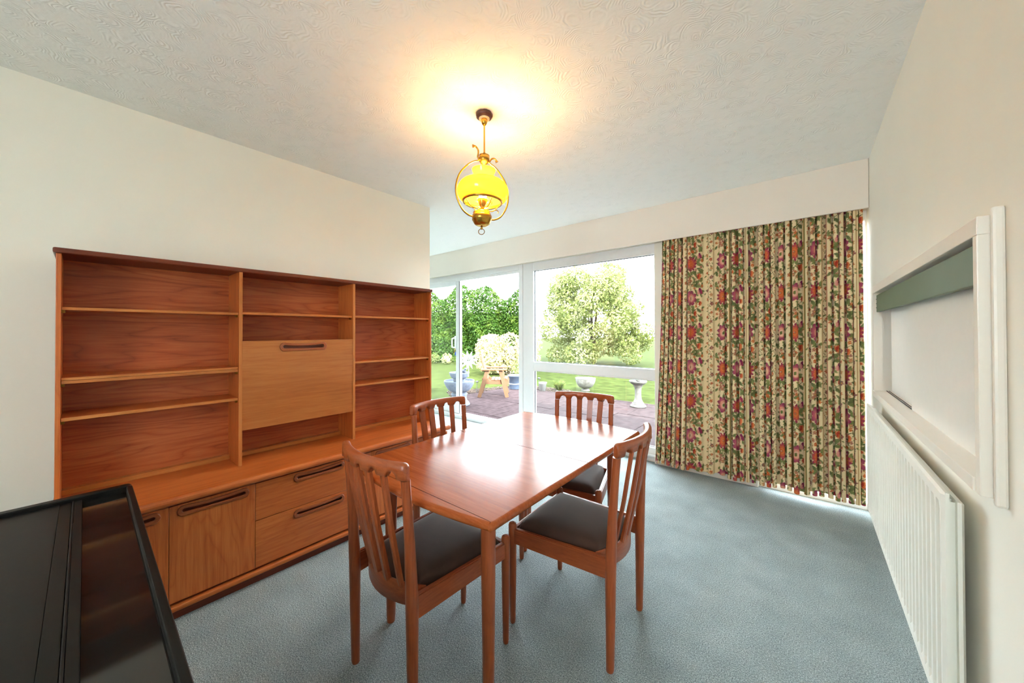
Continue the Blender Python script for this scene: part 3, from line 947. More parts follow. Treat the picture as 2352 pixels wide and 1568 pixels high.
# shade (double walled profile)
outer = smooth_prof([(0.103, 1.932), (0.122, 1.944), (0.1345, 1.970), (0.134, 1.996), (0.118, 2.024), (0.088, 2.040), (0.060, 2.048), (0.053, 2.060), (0.055, 2.078), (0.0625, 2.098)], 5)
inner = [(r - 0.004, z) for r, z in outer[::-1]]
lathe('shade', [(r, zz(z)) for r, z in outer + inner + outer[:1]], 'shade', lp, 64)
lathe('shade_ring', [(r, zz(z)) for r, z in [(0.096, 1.926), (0.104, 1.924), (0.107, 1.930), (0.106, 1.940), (0.100, 1.942), (0.097, 1.938), (0.096, 1.926)]], 'brass', lp, 64)
# gallery arms below the shade
for k in range(4):
    a = PI / 4 + k * PI / 2 + 0.5
    d = Vector((math.cos(a), math.sin(a), 0))
    pts = smooth_prof([(0.010, 1.892), (0.028, 1.896), (0.045, 1.890), (0.062, 1.893), (0.080, 1.905), (0.096, 1.925)], 4)
    tube('gallery_arm', [(d.x * r, d.y * r, zz(z)) for r, z in pts], 0.0026, 'brass', lp, 8)
    pts = smooth_prof([(0.078, 1.903), (0.092, 1.905), (0.100, 1.898), (0.096, 1.890)], 4)
    tube('gallery_scroll', [(d.x * r, d.y * r, zz(z)) for r, z in pts], 0.0022, 'brass', lp, 8)
lathe('burner_cup', [(0.0, zz(1.888)), (0.009, zz(1.888)), (0.010, zz(1.900)), (0.016, zz(1.910)), (0.027, zz(1.936)), (0.0275, zz(1.942)), (0.024, zz(1.942)), (0.012, zz(1.915)), (0.0, zz(1.912))], 'brass', lp, 32)
lathe('bulb', smooth_prof([(0.010, zz(1.930)), (0.013, zz(1.945)), (0.025, zz(1.972)), (0.024, zz(1.995)), (0.012, zz(2.012)), (0.0, zz(2.015))], 3), 'bulb', lp, 24)
lathe('font', smooth_prof([(0.0, zz(1.800)), (0.020, zz(1.801)), (0.038, zz(1.810)), (0.048, zz(1.826)), (0.050, zz(1.830))], 3) + [(0.0515, zz(1.831)), (0.0515, zz(1.856)), (0.049, zz(1.858))] + smooth_prof([(0.047, zz(1.860)), (0.040, zz(1.876)), (0.022, zz(1.887)), (0.012, zz(1.889)), (0.0, zz(1.889))], 3), 'brass', lp, 40)
lathe('drop_finial', [(0.0, zz(1.802)), (0.006, zz(1.800)), (0.005, zz(1.794)), (0.007, zz(1.789)), (0.004, zz(1.784)), (0.0, zz(1.783))], 'brass', lp, 20)
tube('pull_ring', [(0.016 * math.cos(a) * 0.8, 0.016 * math.cos(a) * 0.6, zz(1.772) + 0.015 * math.sin(a)) for a in np.linspace(0, 2 * PI, 29)[:-1]], 0.0020, 'brass_dark', lp, 8, closed=True)
pl = bpy.data.lights.new('bulb_light', 'POINT')
pl.energy = 3.2
pl.color = (1.0, 0.79, 0.45)
pl.shadow_soft_size = 0.03
plo = bpy.data.objects.new('bulb_light', pl)
COL.objects.link(plo)
plo.location = (-0.004, -0.004, zz(2.066))
plo.parent = lp
# the lower part hangs slightly out of true
pv_ = Vector((0, 0, zz(2.185)))
rt_ = Matrix.Rotation(math.radians(2.2), 4, Vector((Fv.x, Fv.y, 0)))
for ch in lp.children:
    if ch.name.split('.')[0] not in ('ceiling_rose', 'rose_disc', 'canopy_cup', 'rod', 'bulb_light'):
        ch.matrix_local = Matrix.Translation(pv_) @ rt_ @ Matrix.Translation(-pv_) @ ch.matrix_local

# ------------------------------------------------------------------ curtain
def curtain_tile():
    """floral stripe, 1 mm per pixel, 360 x 600, sRGB"""
    TW, TH = 360, 600
    img = np.zeros((TH, TW, 3)); img[:] = (226, 206, 164)
    yy, xx = np.mgrid[0:TH, 0:TW].astype(float)
    r2 = np.random.default_rng(5)
    def blob(cx, cy, rx, ry, rot, col, col2=None, a=1.0, lens=False):
        for oy in (-TH, 0, TH):
            for ox in (-TW, 0, TW):
                rb = max(rx, ry) + 2
                X0, X1 = int(max(0, cx + ox - rb)), int(min(TW, cx + ox + rb + 1))
                Y0, Y1 = int(max(0, cy + oy - rb)), int(min(TH, cy + oy + rb + 1))
                if X0 >= X1 or Y0 >= Y1: continue
                dx, dy = xx[Y0:Y1, X0:X1] - cx - ox, yy[Y0:Y1, X0:X1] - cy - oy
                c_, s_ = math.cos(rot), math.sin(rot)
                u, v = dx * c_ + dy * s_, -dx * s_ + dy * c_
                if lens:
                    m = (np.abs(u) < rx) & (np.abs(v) < ry * np.clip(1 - (u / rx) ** 2, 0, 1))
                else:
                    m = (u / rx) ** 2 + (v / ry) ** 2 < 1
                if not m.any(): continue
                cc = np.array(col, float)[None, :]
                if col2 is not None:
                    t = np.clip((u[m] / rx + 1) / 2, 0, 1)[:, None]
                    cc = cc * (1 - t) + np.array(col2, float)[None, :] * t
                sub = img[Y0:Y1, X0:X1]
                sub[m] = sub[m] * (1 - a) + cc * a
    G1, G2, G3 = (106, 114, 66), (134, 138, 86), (80, 88, 54)
    def leaf(cx, cy, l, w, rot):
        g = [G1, G2, G3][r2.integers(3)]
        blob(cx, cy, l, w, rot, g, G2 if g != G2 else G1, lens=True)
        blob(cx, cy, l * 0.85, 1.2, rot, G3, a=0.6)
    def stem(p0, p1, bend=12):
        for t in np.linspace(0, 1, 40):
            x = p0[0] * (1 - t) + p1[0] * t + bend * math.sin(PI * t); y = p0[1] * (1 - t) + p1[1] * t
            blob(x, y, 1.9, 1.9, 0, G3)
    def dahlia(cx, cy, R):
        for ring, (rr, n, c1, c2) in enumerate([(1.0, 13, (132, 44, 74), (176, 74, 84)), (0.78, 12, (186, 84, 74), (158, 58, 72)), (0.55, 10, (206, 112, 62), (182, 74, 62)), (0.32, 7, (216, 134, 66), (190, 84, 56))]):
            for k in range(n):
                a = 2 * PI * (k + 0.5 * ring) / n
                blob(cx + math.cos(a) * R * rr * 0.62, cy + math.sin(a) * R * rr * 0.62, R * rr * 0.40, R * 0.15, a, c2, c1)
    def peony(cx, cy, R):
        for k in range(8):
            a = 2 * PI * k / 8 + 0.3
            blob(cx + math.cos(a) * R * 0.68, cy + math.sin(a) * R * 0.68, R * 0.34, R * 0.27, a, (200, 112, 112), (132, 48, 84))
        blob(cx + 6, cy, R * 0.52, R * 0.55, 0.4, (216, 150, 124), (206, 128, 118))
        blob(cx + 8, cy + 4, R * 0.34, R * 0.40, 0.4, (222, 176, 150))
        blob(cx + 2, cy + 4, R * 0.15, R * 0.20, 0.4, (104, 112, 56))
    def tulip(cx, cy, R, c1=(118, 34, 72), c2=(216, 158, 142)):
        blob(cx - R * 0.35, cy + R * 0.2, R * 0.5, R * 0.75, 0.2, c2, (196, 120, 112))
        blob(cx + R * 0.35, cy + R * 0.1, R * 0.45, R * 0.8, -0.3, c1, (160, 60, 84))
        blob(cx, cy - R * 0.6, R * 0.38, R * 0.45, 0, c1)
    def bud(cx, cy, R):
        blob(cx, cy, R * 0.7, R, 0.2, (196, 86, 52), (206, 122, 72))
        blob(cx - R * 0.3, cy, R * 0.3, R * 0.8, 0.2, (158, 52, 40))
    def floret(cx, cy, R, c1=(186, 126, 96), c2=(150, 92, 80)):
        for k in range(5):
            a = 2 * PI * k / 5 + cx
            blob(cx + math.cos(a) * R * 0.55, cy + math.sin(a) * R * 0.55, R * 0.5, R * 0.32, a, c2, c1)
        blob(cx, cy, R * 0.25, R * 0.25, 0, (206, 160, 84))
    # broad floral band 0..235
    for k in range(95):
        x, y = r2.uniform(8, 228), r2.uniform(0, 600)
        leaf(x, y, r2.uniform(14, 30), r2.uniform(6, 13), r2.uniform(0, PI))
    for k in range(34):
        x, y = r2.uniform(14, 222), r2.uniform(0, 600)
        floret(x, y, r2.uniform(9, 17), *[((196, 108, 66), (164, 76, 52)), ((168, 112, 98), (138, 84, 80)), ((200, 150, 110), (168, 112, 84))][k % 3])
    stem((105, 150), (130, 300), 35); stem((130, 300), (100, 450), -30); stem((100, 450), (150, 600), 40); stem((150, 0), (95, 150), -20)
    stem((110, 300), (190, 250), 10); stem((120, 560), (190, 520), 8); stem((110, 330), (60, 330), 5)
    for (x, y, l, w, r_) in [(180, 130, 34, 15, -0.9), (190, 165, 32, 13, 0.2), (50, 235, 30, 14, 0.8), (135, 235, 30, 13, 1.2), (165, 320, 36, 15, -0.6), (175, 350, 34, 13, 0.1), (30, 95, 22, 10, 0.7),
                             (150, 100, 22, 9, -1.2), (40, 385, 24, 11, -0.7), (150, 395, 26, 12, 0.9), (45, 520, 30, 15, 0.6), (120, 540, 30, 13, 1.5), (165, 470, 30, 13, -0.3), (185, 560, 30, 13, 0.7),
                             (30, 205, 18, 9, -0.6), (80, 225, 22, 9, 1.5), (115, 225, 18, 8, 1.9), (60, 545, 22, 9, -0.5), (205, 430, 22, 10, 1.2), (30, 470, 20, 9, 0.4), (205, 30, 24, 11, -1.0), (130, 20, 26, 11, 0.8), (90, 375, 18, 8, -1.6), (200, 230, 20, 9, 0.9), (210, 300, 18, 8, -0.5)]:
        leaf(x, y, l, w, r_)
    dahlia(88, 150, 70); peony(88, 450, 68)
    tulip(192, 395, 30); tulip(190, 90, 26, (130, 40, 76), (214, 150, 130)); bud(185, 265, 26); bud(140, 585, 24); bud(196, 500, 20)
    for x, y, R in [(60, 300, 20), (80, 320, 16), (45, 325, 16), (150, 205, 13), (205, 185, 15), (40, 30, 16), (70, 20, 14), (55, 575, 17), (90, 585, 15), (215, 555, 14)]:
        floret(x, y, R)
    for x, y in [(30, 255), (215, 350), (60, 60), (150, 520), (215, 130), (110, 40)]:
        floret(x, y, 15, (206, 104, 52), (176, 76, 40))
    # border stripes and the narrow vine band 245..350
    def stripe(x0, x1, col):
        img[:, x0:x1] = col
    for b in (240, 352):
        stripe(b - 4, b - 1, (150, 112, 66)); stripe(b, b + 2, (178, 84, 84)); stripe(b + 3, b + 5, (104, 108, 62))
    stripe(248, 250, (170, 130, 84)); stripe(344, 346, (170, 130, 84))
    for t in np.linspace(0, TH, 240):
        blob(297 + 16 * math.sin(2 * PI * t / 150), t, 2.2, 2.6, 0, (110, 86, 56))
    for k in range(40):
        y = k * 15 + r2.uniform(-3, 3); sgn = 1 if k % 2 else -1
        x = 297 + 16 * math.sin(2 * PI * y / 150) + sgn * r2.uniform(12, 32)
        leaf(x, y, r2.uniform(9, 14), r2.uniform(4, 6), sgn * r2.uniform(0.2, 1.0))
    for k in range(16):
        y = 18 + k * 37.5; x = 297 + (22 if k % 2 else -22) + r2.uniform(-6, 6)
        floret(x, y, r2.uniform(13, 19), *[((196, 102, 66), (160, 70, 50)), ((150, 96, 90), (120, 70, 74)), ((206, 160, 110), (170, 110, 80))][k % 3])
    return img

def build_curtain():
    z0L, z0R, z1 = 0.030, 0.064, 2.135
    xl_t, xl_b, xr = -1.012, -1.085, 0.300
    # fold widths as fractions along the rail (narrow pleats, a flat stretch, narrow pleats again)
    widths = [0.030, 0.036, 0.044, 0.034, 0.038, 0.048, 0.036, 0.105, 0.095, 0.088, 0.046, 0.040, 0.060, 0.038, 0.044, 0.066, 0.042, 0.038, 0.062, 0.040, 0.050, 0.072, 0.040, 0.044, 0.058, 0.036, 0.034, 0.046, 0.032, 0.028]
    w = np.array(widths); edges = np.concatenate([[0], np.cumsum(w)]) / w.sum()
    amp = np.array([0.42 if a > 0.08 else (0.75 if a > 0.055 else 0.95) for a in widths]) * rng.uniform(0.8, 1.1, len(widths))
    NU, NV = 780, 640
    t = np.linspace(0, 1, 6001)
    k = np.clip(np.searchsorted(edges, t, 'right') - 1, 0, len(w) - 1)
    loc = (t - edges[k]) / (edges[k + 1] - edges[k])
    A = amp[k]
    base = np.sin(2 * PI * loc)
    yb = A * base * 0.029 + 0.006 * np.sin(t * 23)
    xo = -A * 0.010 * np.sin(4 * PI * loc)
    X = xl_t + (xr - xl_t) * t + xo
    seg = np.hypot(np.diff(X), np.diff(yb)); s = np.concatenate([[0], np.cumsum(seg)])
    su = np.linspace(0, s[-1], NU)
    tu = np.interp(su, s, t); xu = np.interp(su, s, X); yu = np.interp(su, s, yb)
    v = np.linspace(0, 1, NV)
    T, V = np.meshgrid(tu, v)
    flare = (1 - V) ** 1.6
    zb = z0L + (z0R - z0L) * tu + 0.006 * np.sin(tu * 40) + 0.010 * yu / 0.033
    Z = zb[None, :] + (z1 - zb[None, :]) * V
    Xg = xu[None, :] + (xl_b - xl_t) * flare * (1 - T) ** 6
    sway = 0.006 * np.sin(T * 31 + V * 2.2) * (1 - V)
    Yg = 3.397 + yu[None, :] * (0.90 + 0.12 * flare) + sway * 0.6
    verts = np.stack([Xg, Yg, Z], -1).reshape(-1, 3)
    idx = np.arange(NU * NV).reshape(NV, NU)
    faces = np.stack([idx[:-1, :-1], idx[:-1, 1:], idx[1:, 1:], idx[1:, :-1]], -1).reshape(-1, 4)
    org = np.array([-0.36, 3.397, 0.03])
    me = np_mesh('curtain', verts - org, faces, True)
    tile = curtain_tile() / 255.0
    tl = np.where(tile > 0.04045, ((tile + 0.055) / 1.055) ** 2.4, tile / 12.92)
    pu = ((su * 1000 * 1.18 + 40) % 360).astype(int)
    colm = np.floor((su * 1000 * 1.18 + 40) / 360).astype(int)
    pv = (((2.135 - Z) * 1000 + 150 + 300 * (colm % 2)[None, :]) % 600).astype(int)
    colr = tl[pv, np.broadcast_to(pu[None, :], (NV, NU))]
    rgba = np.concatenate([colr, np.ones((NV, NU, 1))], -1).astype(np.float32)
    at = me.color_attributes.new('print', 'FLOAT_COLOR', 'POINT')
    at.data.foreach_set('color', rgba.ravel())
    m, nt, p = new_mat('floral_print_cotton')
    ca = N(nt, 'ShaderNodeVertexColor', layer_name='print')
    tc = N(nt, 'ShaderNodeTexCoord')
    nz = N(nt, 'ShaderNodeTexNoise', i_Scale=420.0, i_Detail=2.0)
    L(nt, tc.outputs['Object'], nz.inputs['Vector'])
    b = N(nt, 'ShaderNodeBump', i_Strength=0.15, i_Distance=0.001)
    L(nt, nz.outputs['Fac'], b.inputs['Height']); L(nt, b.outputs[0], p.inputs['Normal'])
    L(nt, ca.outputs[0], p.inputs['Base Color'])
    p.inputs['Roughness'].default_value = 0.9
    p.inputs['Specular IOR Level'].default_value = 0.15
    o = link('curtain', me, m, None, tuple(org))
    sol = o.modifiers.new('thickness', 'SOLIDIFY'); sol.thickness = 0.0015
    return tag(o, 'cream lined curtain printed with red and orange flowers, hanging in pleats beside the window', 'curtain')
build_curtain()
ct = box('curtain_track', (-1.3, 3.385, 2.137), (XR - 0.004, 3.409, 2.160), 'upvc', bev=0.002)
tag(ct, 'white curtain track tucked behind the pelmet above the floral curtain', 'curtain track')

# ------------------------------------------------------------------ radiator
def radiator():
    y0, y1, z0, z1 = 1.430, 2.925, 0.205, 0.820
    org = (0.30, (y0 + y1) / 2, z0)
    t = thing('radiator', 'white double panel radiator with vertical flutes below the serving hatch', 'radiator', org)
    def panel(name, xf, th, y0, y1, z0, z1, flip=1):
        nf = 30
        pitch = (y1 - y0 - 0.03) / nf
        prof = []
        cols = [y0, y0 + 0.010]
        dep = [0.006, 0.0]
        for k in range(nf):
            a = y0 + 0.015 + k * pitch
            for u, d in ((0.10, 0), (0.28, 1), (0.62, 1), (0.80, 0)):
                cols.append(a + u * pitch); dep.append(0.0115 * d)
        cols += [y1 - 0.010, y1]; dep += [0.0, 0.006]
        rows = [(z0, 0, 0.006), (z0 + 0.006, 0, 0.0), (z0 + 0.032, 0, 0.0), (z0 + 0.055, 1, 0.0), (z1 - 0.050, 1, 0.0), (z1 - 0.030, 0, 0.0), (z1 - 0.006, 0, 0.0), (z1, 0, 0.006)]
        verts, faces = [], []
        nc = len(cols)
        for z, g, e in rows:
            for yv, d in zip(cols, dep):
                edge = yv in (y0, y1)
                dd = max(e, (d if (g or edge) else 0))
                verts.append((xf + flip * dd, yv, z))
        nr = len(rows)
        for j in range(nr - 1):
            for i in range(nc - 1):
                faces.append((j * nc + i, j * nc + i + 1, (j + 1) * nc + i + 1, (j + 1) * nc + i))
        b0 = len(verts)
        for z, g, e in (rows[0], rows[-1]):
            for yv in (y0, y1): verts.append((xf + flip * th, yv, z))
        lb = [i for i in range(nc)]; tp = [(nr - 1) * nc + i for i in range(nc)]
        faces += [tuple(lb + [b0 + 1, b0]), tuple(tp + [b0 + 3, b0 + 2]), tuple([j * nc for j in range(nr)] + [b0 + 2, b0]), tuple([j * nc + nc - 1 for j in range(nr)] + [b0 + 3, b0 + 1]), (b0, b0 + 1, b0 + 3, b0 + 2)]
        me = bpy.data.meshes.new(name)
        me.from_pydata([rel(org, v) for v in verts], [], faces)
        bm = bmesh.new(); bm.from_mesh(me); bmesh.ops.recalc_face_normals(bm, faces=bm.faces); bm.to_mesh(me); bm.free()
        return link(name, me, 'radiator', t)
    panel('front_panel', 0.270, 0.0135, y0, y1, z0, z1)
    panel('back_panel', 0.312, 0.0135, y0 + 0.012, y1 - 0.012, z0 + 0.03, z1 - 0.022, -1)
    fins = []
    yv = y0 + 0.03
    while yv < y1 - 0.03:
        fins.append((rel(org, (0.2836, yv, z0 + 0.05)), rel(org, (0.2984, yv + 0.003, z1 - 0.03)))); yv += 0.028
    boxes('convector_fins', fins, 'radiator', t)
    for yv in (y0 + 0.25, y1 - 0.25):
        box('wall_bracket', rel(org, (0.3122, yv, z0 + 0.08)), rel(org, (XR - 0.001, yv + 0.03, z1 - 0.08)), 'radiator', t)
    tube('valve', [rel(org, (0.296, y0 + 0.012, 0.232)), rel(org, (0.296, y0 - 0.022, 0.230)), rel(org, (0.296, y0 - 0.030, 0.205)), rel(org, (0.296, y0 - 0.030, 0.165))], [0.010, 0.012, 0.013, 0.010], 'gloss_white', t, 12)
    tube('pipe', [rel(org, (0.296, y0 - 0.030, 0.168)), rel(org, (0.296, y0 - 0.030, 0.0))], 0.0075, 'copper', t, 12)
radiator()

# ------------------------------------------------------------------ serving hatch
c = Ctx('serving_hatch', 'white framed serving hatch with sliding panels in the right wall', 'serving hatch', (0.315, 2.09, 0.87))
FX = 0.297
c.box('frame_head', (FX, 1.278, 1.457), (XR, 2.915, 1.498), 'gloss_white', bev=0.002)
c.box('frame_jamb', (FX, 1.278, 0.872), (XR, 1.305, 1.457), 'gloss_white', bev=0.002)
c.box('frame_jamb', (FX, 2.880, 0.872), (XR + 0.10, 2.915, 1.457), 'gloss_white', bev=0.002)
c.box('architrave', (0.3145, 1.262, 0.858), (XR, 1.278, 1.512), 'gloss_white', bev=0.005)
c.box('architrave', (0.3145, 2.915, 0.858), (XR, 2.930, 1.512), 'gloss_white', bev=0.005)
c.box('sill', (FX - 0.004, 1.305, 0.874), (XR + 0.10, 2.880, 0.905), 'gloss_white', bev=0.002)
c.box('sliding_panel', (0.346, 1.306, 0.906), (0.354, 2.255, 1.456), 'hatch_panel', bev=0.001)
c.box('sliding_panel', (0.368, 2.12, 0.906), (0.376, 2.879, 1.456), 'hatch_panel', bev=0.001)
c.boxes('track', [((0.346, 2.262, 0.905), (0.350, 2.879, 0.908)), ((0.356, 2.262, 0.905), (0.3585, 2.879, 0.907))], 'gasket')
c.box('head_lining', (XR, 1.305, 1.4565), (XR + 0.10, 2.880, 1.457), 'sage')
c2 = Ctx('hatch_board', 'sage green board across the top of the serving hatch opening', 'board', (0.317, 2.09, 1.35))
c2.box('board', (0.311, 1.307, 1.350), (0.327, 2.878, 1.446), 'sage', bev=0.002)
for i, z in enumerate((1.372, 1.395, 1.42)):
    c2.box('screw', (0.309, 2.868, z), (0.3112, 2.873, z + 0.005), 'gasket')

# ------------------------------------------------------------------ piano
PZ = 0.720
PX_0, PX_1, PYF, PYB = -1.813, -0.44, 0.108, -0.31
c = Ctx('digital_piano', 'black digital piano with a closed glossy key lid in the corner', 'piano', (-1.12, -0.10, 0))
cheek = [(PYB, 0.0), (PYB, PZ - 0.004), (PYB + 0.02, PZ), (PYF - 0.012, PZ), (PYF - 0.003, PZ - 0.004), (PYF, PZ - 0.014), (PYF, 0.56), (PYF - 0.09, 0.52), (PYF - 0.15, 0.45), (PYF - 0.17, 0.0)]
for xa, xb in ((PX_0, PX_0 + 0.030), (PX_1 - 0.030, PX_1)):
    prism('side_panel', [(y - c.o[1], z) for y, z in cheek], 0, xa - c.o[0], xb - c.o[0], 'piano_matte', c.t, bev=0.003)
XA, XB = PX_0 + 0.031, PX_1 - 0.031
c.box('top_panel', (XA, PYB, PZ - 0.030), (XB, -0.0471, PZ - 0.0105), 'piano_matte', bev=0.0006)
c.box('lid_flap', (XA, -0.0465, PZ - 0.030), (XB, -0.024, PZ - 0.011), 'piano_matte', bev=0.0006)
tube('hinge', [(XA - c.o[0], -0.021 - c.o[1], PZ - 0.011), (XB - c.o[0], -0.021 - c.o[1], PZ - 0.011)], 0.0022, 'piano_matte', c.t, 10)
c.box('lid_strip', (XA, -0.018, PZ - 0.030), (XB, -0.003, PZ - 0.011), 'piano_matte', bev=0.001)
c.box('key_lid', (XA, -0.003, PZ - 0.034), (XB, 0.092, PZ - 0.020), 'piano_gloss', bev=0.001)
c.box('front_rail', (XA, 0.092, PZ - 0.075), (XB, PYF - 0.001, PZ - 0.001), 'piano_matte', bev=0.004, seg=3)
c.box('key_bed', (XA, PYB + 0.05, 0.575), (XB, PYF - 0.02, PZ - 0.078), 'piano_matte', bev=0.002)
c.box('back_board', (XA, PYB, 0.10), (XB, PYB + 0.018, PZ - 0.031), 'piano_matte')
c.box('foot_rail', (XA, PYB + 0.02, 0.06), (XB, PYB + 0.05, 0.20), 'piano_matte')

# ------------------------------------------------------------------ garden
GZ = -0.12
struct(box('lawn', (-45, 3.6, GZ - 0.25), (40, 70, GZ - 0.012), 'lawn'))
PT = struct(box('patio', (-5.75, 3.62, GZ - 0.10), (3.0, 6.84, GZ - 0.022), 'joint'))
y = 3.64
row = 0
shared = {}
while y < 6.80:
    d = [0.60, 0.45, 0.60, 0.45, 0.60, 0.40][row % 6]
    d = min(d, 6.83 - y)
    x = -5.74 + (0.0 if row % 2 == 0 else -0.0)
    k = 0
    while x < 2.4:
        wd = [0.60, 0.45, 0.75, 0.60, 0.45][(k + row * 2) % 5]
        key = (wd, round(d, 3))
        if key not in shared:
            bm = bmesh.new(); add_box(bm, (0.004, 0.004, -0.02), (wd - 0.004, d - 0.004, 0.0), 0.003, 1)
            shared[key] = bm_mesh(bm, 'slab'); shared[key].materials.append(M['paving'])
        o = bpy.data.objects.new('slab', shared[key]); COL.objects.link(o); o.parent = PT
        o.location = (x, y, GZ + random.uniform(-0.004, 0.003))
        x += wd; k += 1
    y += d; row += 1

def leaves(name, pts, nrm, size, mat, parent=None, aspect=0.5, jitter=0.8):
    n = len(pts)
    d = nrm + rng.normal(0, jitter, (n, 3))
    d /= np.linalg.norm(d, axis=1)[:, None]
    a = np.cross(d, rng.normal(0, 1, (n, 3))); a /= np.linalg.norm(a, axis=1)[:, None] + 1e-9
    b = np.cross(d, a)
    s = (size * rng.uniform(0.6, 1.3, n))[:, None]
    v = np.stack([pts - a * s, pts - b * s * aspect, pts + a * s, pts + b * s * aspect], 1).reshape(-1, 3)
    f = np.arange(4 * n).reshape(-1, 4)
    o = link(name, np_mesh(name, v, f), mat, parent)
    return o

def sphere_pts(n, c, r, shell=0.75):
    d = rng.normal(0, 1, (n, 3)); d /= np.linalg.norm(d, axis=1)[:, None]
    rad = rng.uniform(shell, 1.0, n)[:, None]
    return np.array(c) + d * rad * np.array(r), d

def shrub(name, label, loc, blobs, n, size, mat, trunk=True, cat='shrub'):
    t = thing(name, label, cat, loc)
    vol = np.array([b[1][0] * b[1][2] for b in blobs]); cnt = (n * vol / vol.sum()).astype(int)
    P, D = [], []
    for (cc, r), k in zip(blobs, cnt):
        p, d = sphere_pts(k, cc, r); P.append(p); D.append(d)
    P = np.concatenate(P); D = np.concatenate(D)
    m = P[:, 2] > 0.0
    o = leaves('foliage', P[m], D[m], size, mat, t)
    o['kind'] = 'stuff'
    if trunk:
        bm = bmesh.new()
        for k in range(5):
            a = k * 1.26; tip = blobs[k % len(blobs)][0]
            hh_ = max(b[0][2] for b in blobs)
            add_tube(bm, [(0.06 * math.cos(a), 0.06 * math.sin(a), 0), (0.12 * math.cos(a), 0.12 * math.sin(a), 0.4 * hh_), (0.3 * math.cos(a), 0.3 * math.sin(a), 0.85 * hh_)], [0.06, 0.04, 0.02], 7)
        link('trunk', bm_mesh(bm, 'trunk'), 'bark', t)
    return t

# camera-facing axes on the ground used to orient the far planting like the photo shows it
ax = np.array([0.77, 0.638, 0.0]); ay = np.array([-0.638, 0.77, 0.0])
def gv(a, b, z): return tuple(ax * a + ay * b + np.array([0, 0, z]))
bl = []
for k in range(64):
    th = rng.uniform(0, 2 * PI); h = (k + 0.5) / 64
    z = 0.35 + 3.45 * h
    rr = 2.15 * math.sqrt(max(0.03, 1 - (max(z - 1.3, 0.25 * (1.3 - z)) / 2.75) ** 2)) * rng.uniform(0.6, 1.0)
    sz = rng.uniform(0.45, 0.75)
    bl.append((gv(rr * math.cos(th), rr * math.sin(th) * 0.7, z), (sz, sz, sz * 0.8)))
shrub('rounded_tree', 'large rounded pale green tree on the lawn behind the big window', (-6.85, 13.55, GZ), bl, 46000, 0.058, 'tree_leaf', cat='tree')
bl = [(gv(rng.uniform(-0.7, 0.7), rng.uniform(-0.3, 0.3), rng.uniform(0.3, 1.0)), (0.45, 0.45, 0.4)) for k in range(14)]
shrub('pale_shrub', 'pale cream-leaved shrub behind the wooden garden chair', (-7.55, 8.85, GZ), bl, 7000, 0.05, 'pale_leaf')
# hedge along the left
hb = thing('hedge', 'tall dense dark green hedge at the left end of the garden', 'hedge', (-12.8, 11.2, GZ))
n = 46000
P = np.zeros((n, 3)); D = np.zeros((n, 3))
u = rng.uniform(-7, 3.35, n); h = rng.uniform(0, 1, n)
top = 3.35 + 0.25 * np.sin(u * 1.9) + 0.2 * np.sin(u * 4.3 + 1)
dep = 0.25 * np.sin(u * 2.2 + h * 4) + 0.12 * np.sin(u * 7 + h * 9) + rng.normal(0, 0.10, n)
P = ax[None, :] * u[:, None] + ay[None, :] * (dep - 0.3 * (h < 0.1) + 0.5 * np.clip(h - 0.85, 0, 1) * 4)[:, None] + np.array([0, 0, 1.0])[None, :] * (h * top)[:, None]
D = -ay[None, :] + np.array([0, 0, 0.7])[None, :] + np.zeros((n, 3))
o = leaves('foliage', P, D, 0.068, 'hedge_leaf', hb, jitter=0.8); o['kind'] = 'stuff'
bm = bmesh.new()
core = [gv(-7, 0.35, 0), gv(3.2, 0.35, 0), gv(3.2, 1.6, 0), gv(-7, 1.6, 0)]
lo_ = [bm.verts.new(p) for p in core]; hi_ = [bm.verts.new((p[0], p[1], 2.3)) for p in core]
bm.faces.new(lo_[::-1]); bm.faces.new(hi_)
for i in range(4): bm.faces.new((lo_[i], lo_[(i + 1) % 4], hi_[(i + 1) % 4], hi_[i]))
link('inner_growth', bm_mesh(bm, 'inner_growth'), 'hedge_leaf', hb)

# gravel bed behind the chair and the pots
gb = thing('gravel_bed', 'strip of brown gravel between the patio and the lawn behind the garden chair', 'gravel', (-5.3, 6.3, GZ))
gp = [(-5.77, 4.95), (-5.62, 6.86), (-4.15, 6.86), (-4.15, 7.22), (-5.6, 7.30), (-6.35, 5.30)]
bm = bmesh.new(); add_prism(bm, [(x + 5.3, y - 6.3) for x, y in gp], 2, -0.06, -0.004)
link('bed_soil', bm_mesh(bm, 'bed_soil'), 'gravel', gb)
def inside(x, y):
    r = False
    for i in range(len(gp)):
        (x1, y1), (x2, y2) = gp[i], gp[i - 1]
        if (y1 > y) != (y2 > y) and x < (x2 - x1) * (y - y1) / (y2 - y1) + x1: r = not r
    return r
st = [(x, y) for x, y in zip(rng.uniform(-6.35, -4.15, 5200), rng.uniform(4.95, 7.3, 5200)) if inside(x, y) and math.hypot(x + 4.40, y - 7.02) > 0.10 and math.hypot(x + 4.95, y - 6.98) > 0.05]
P = np.array([(x + 5.3, y - 6.3, 0.006) for x, y in st])
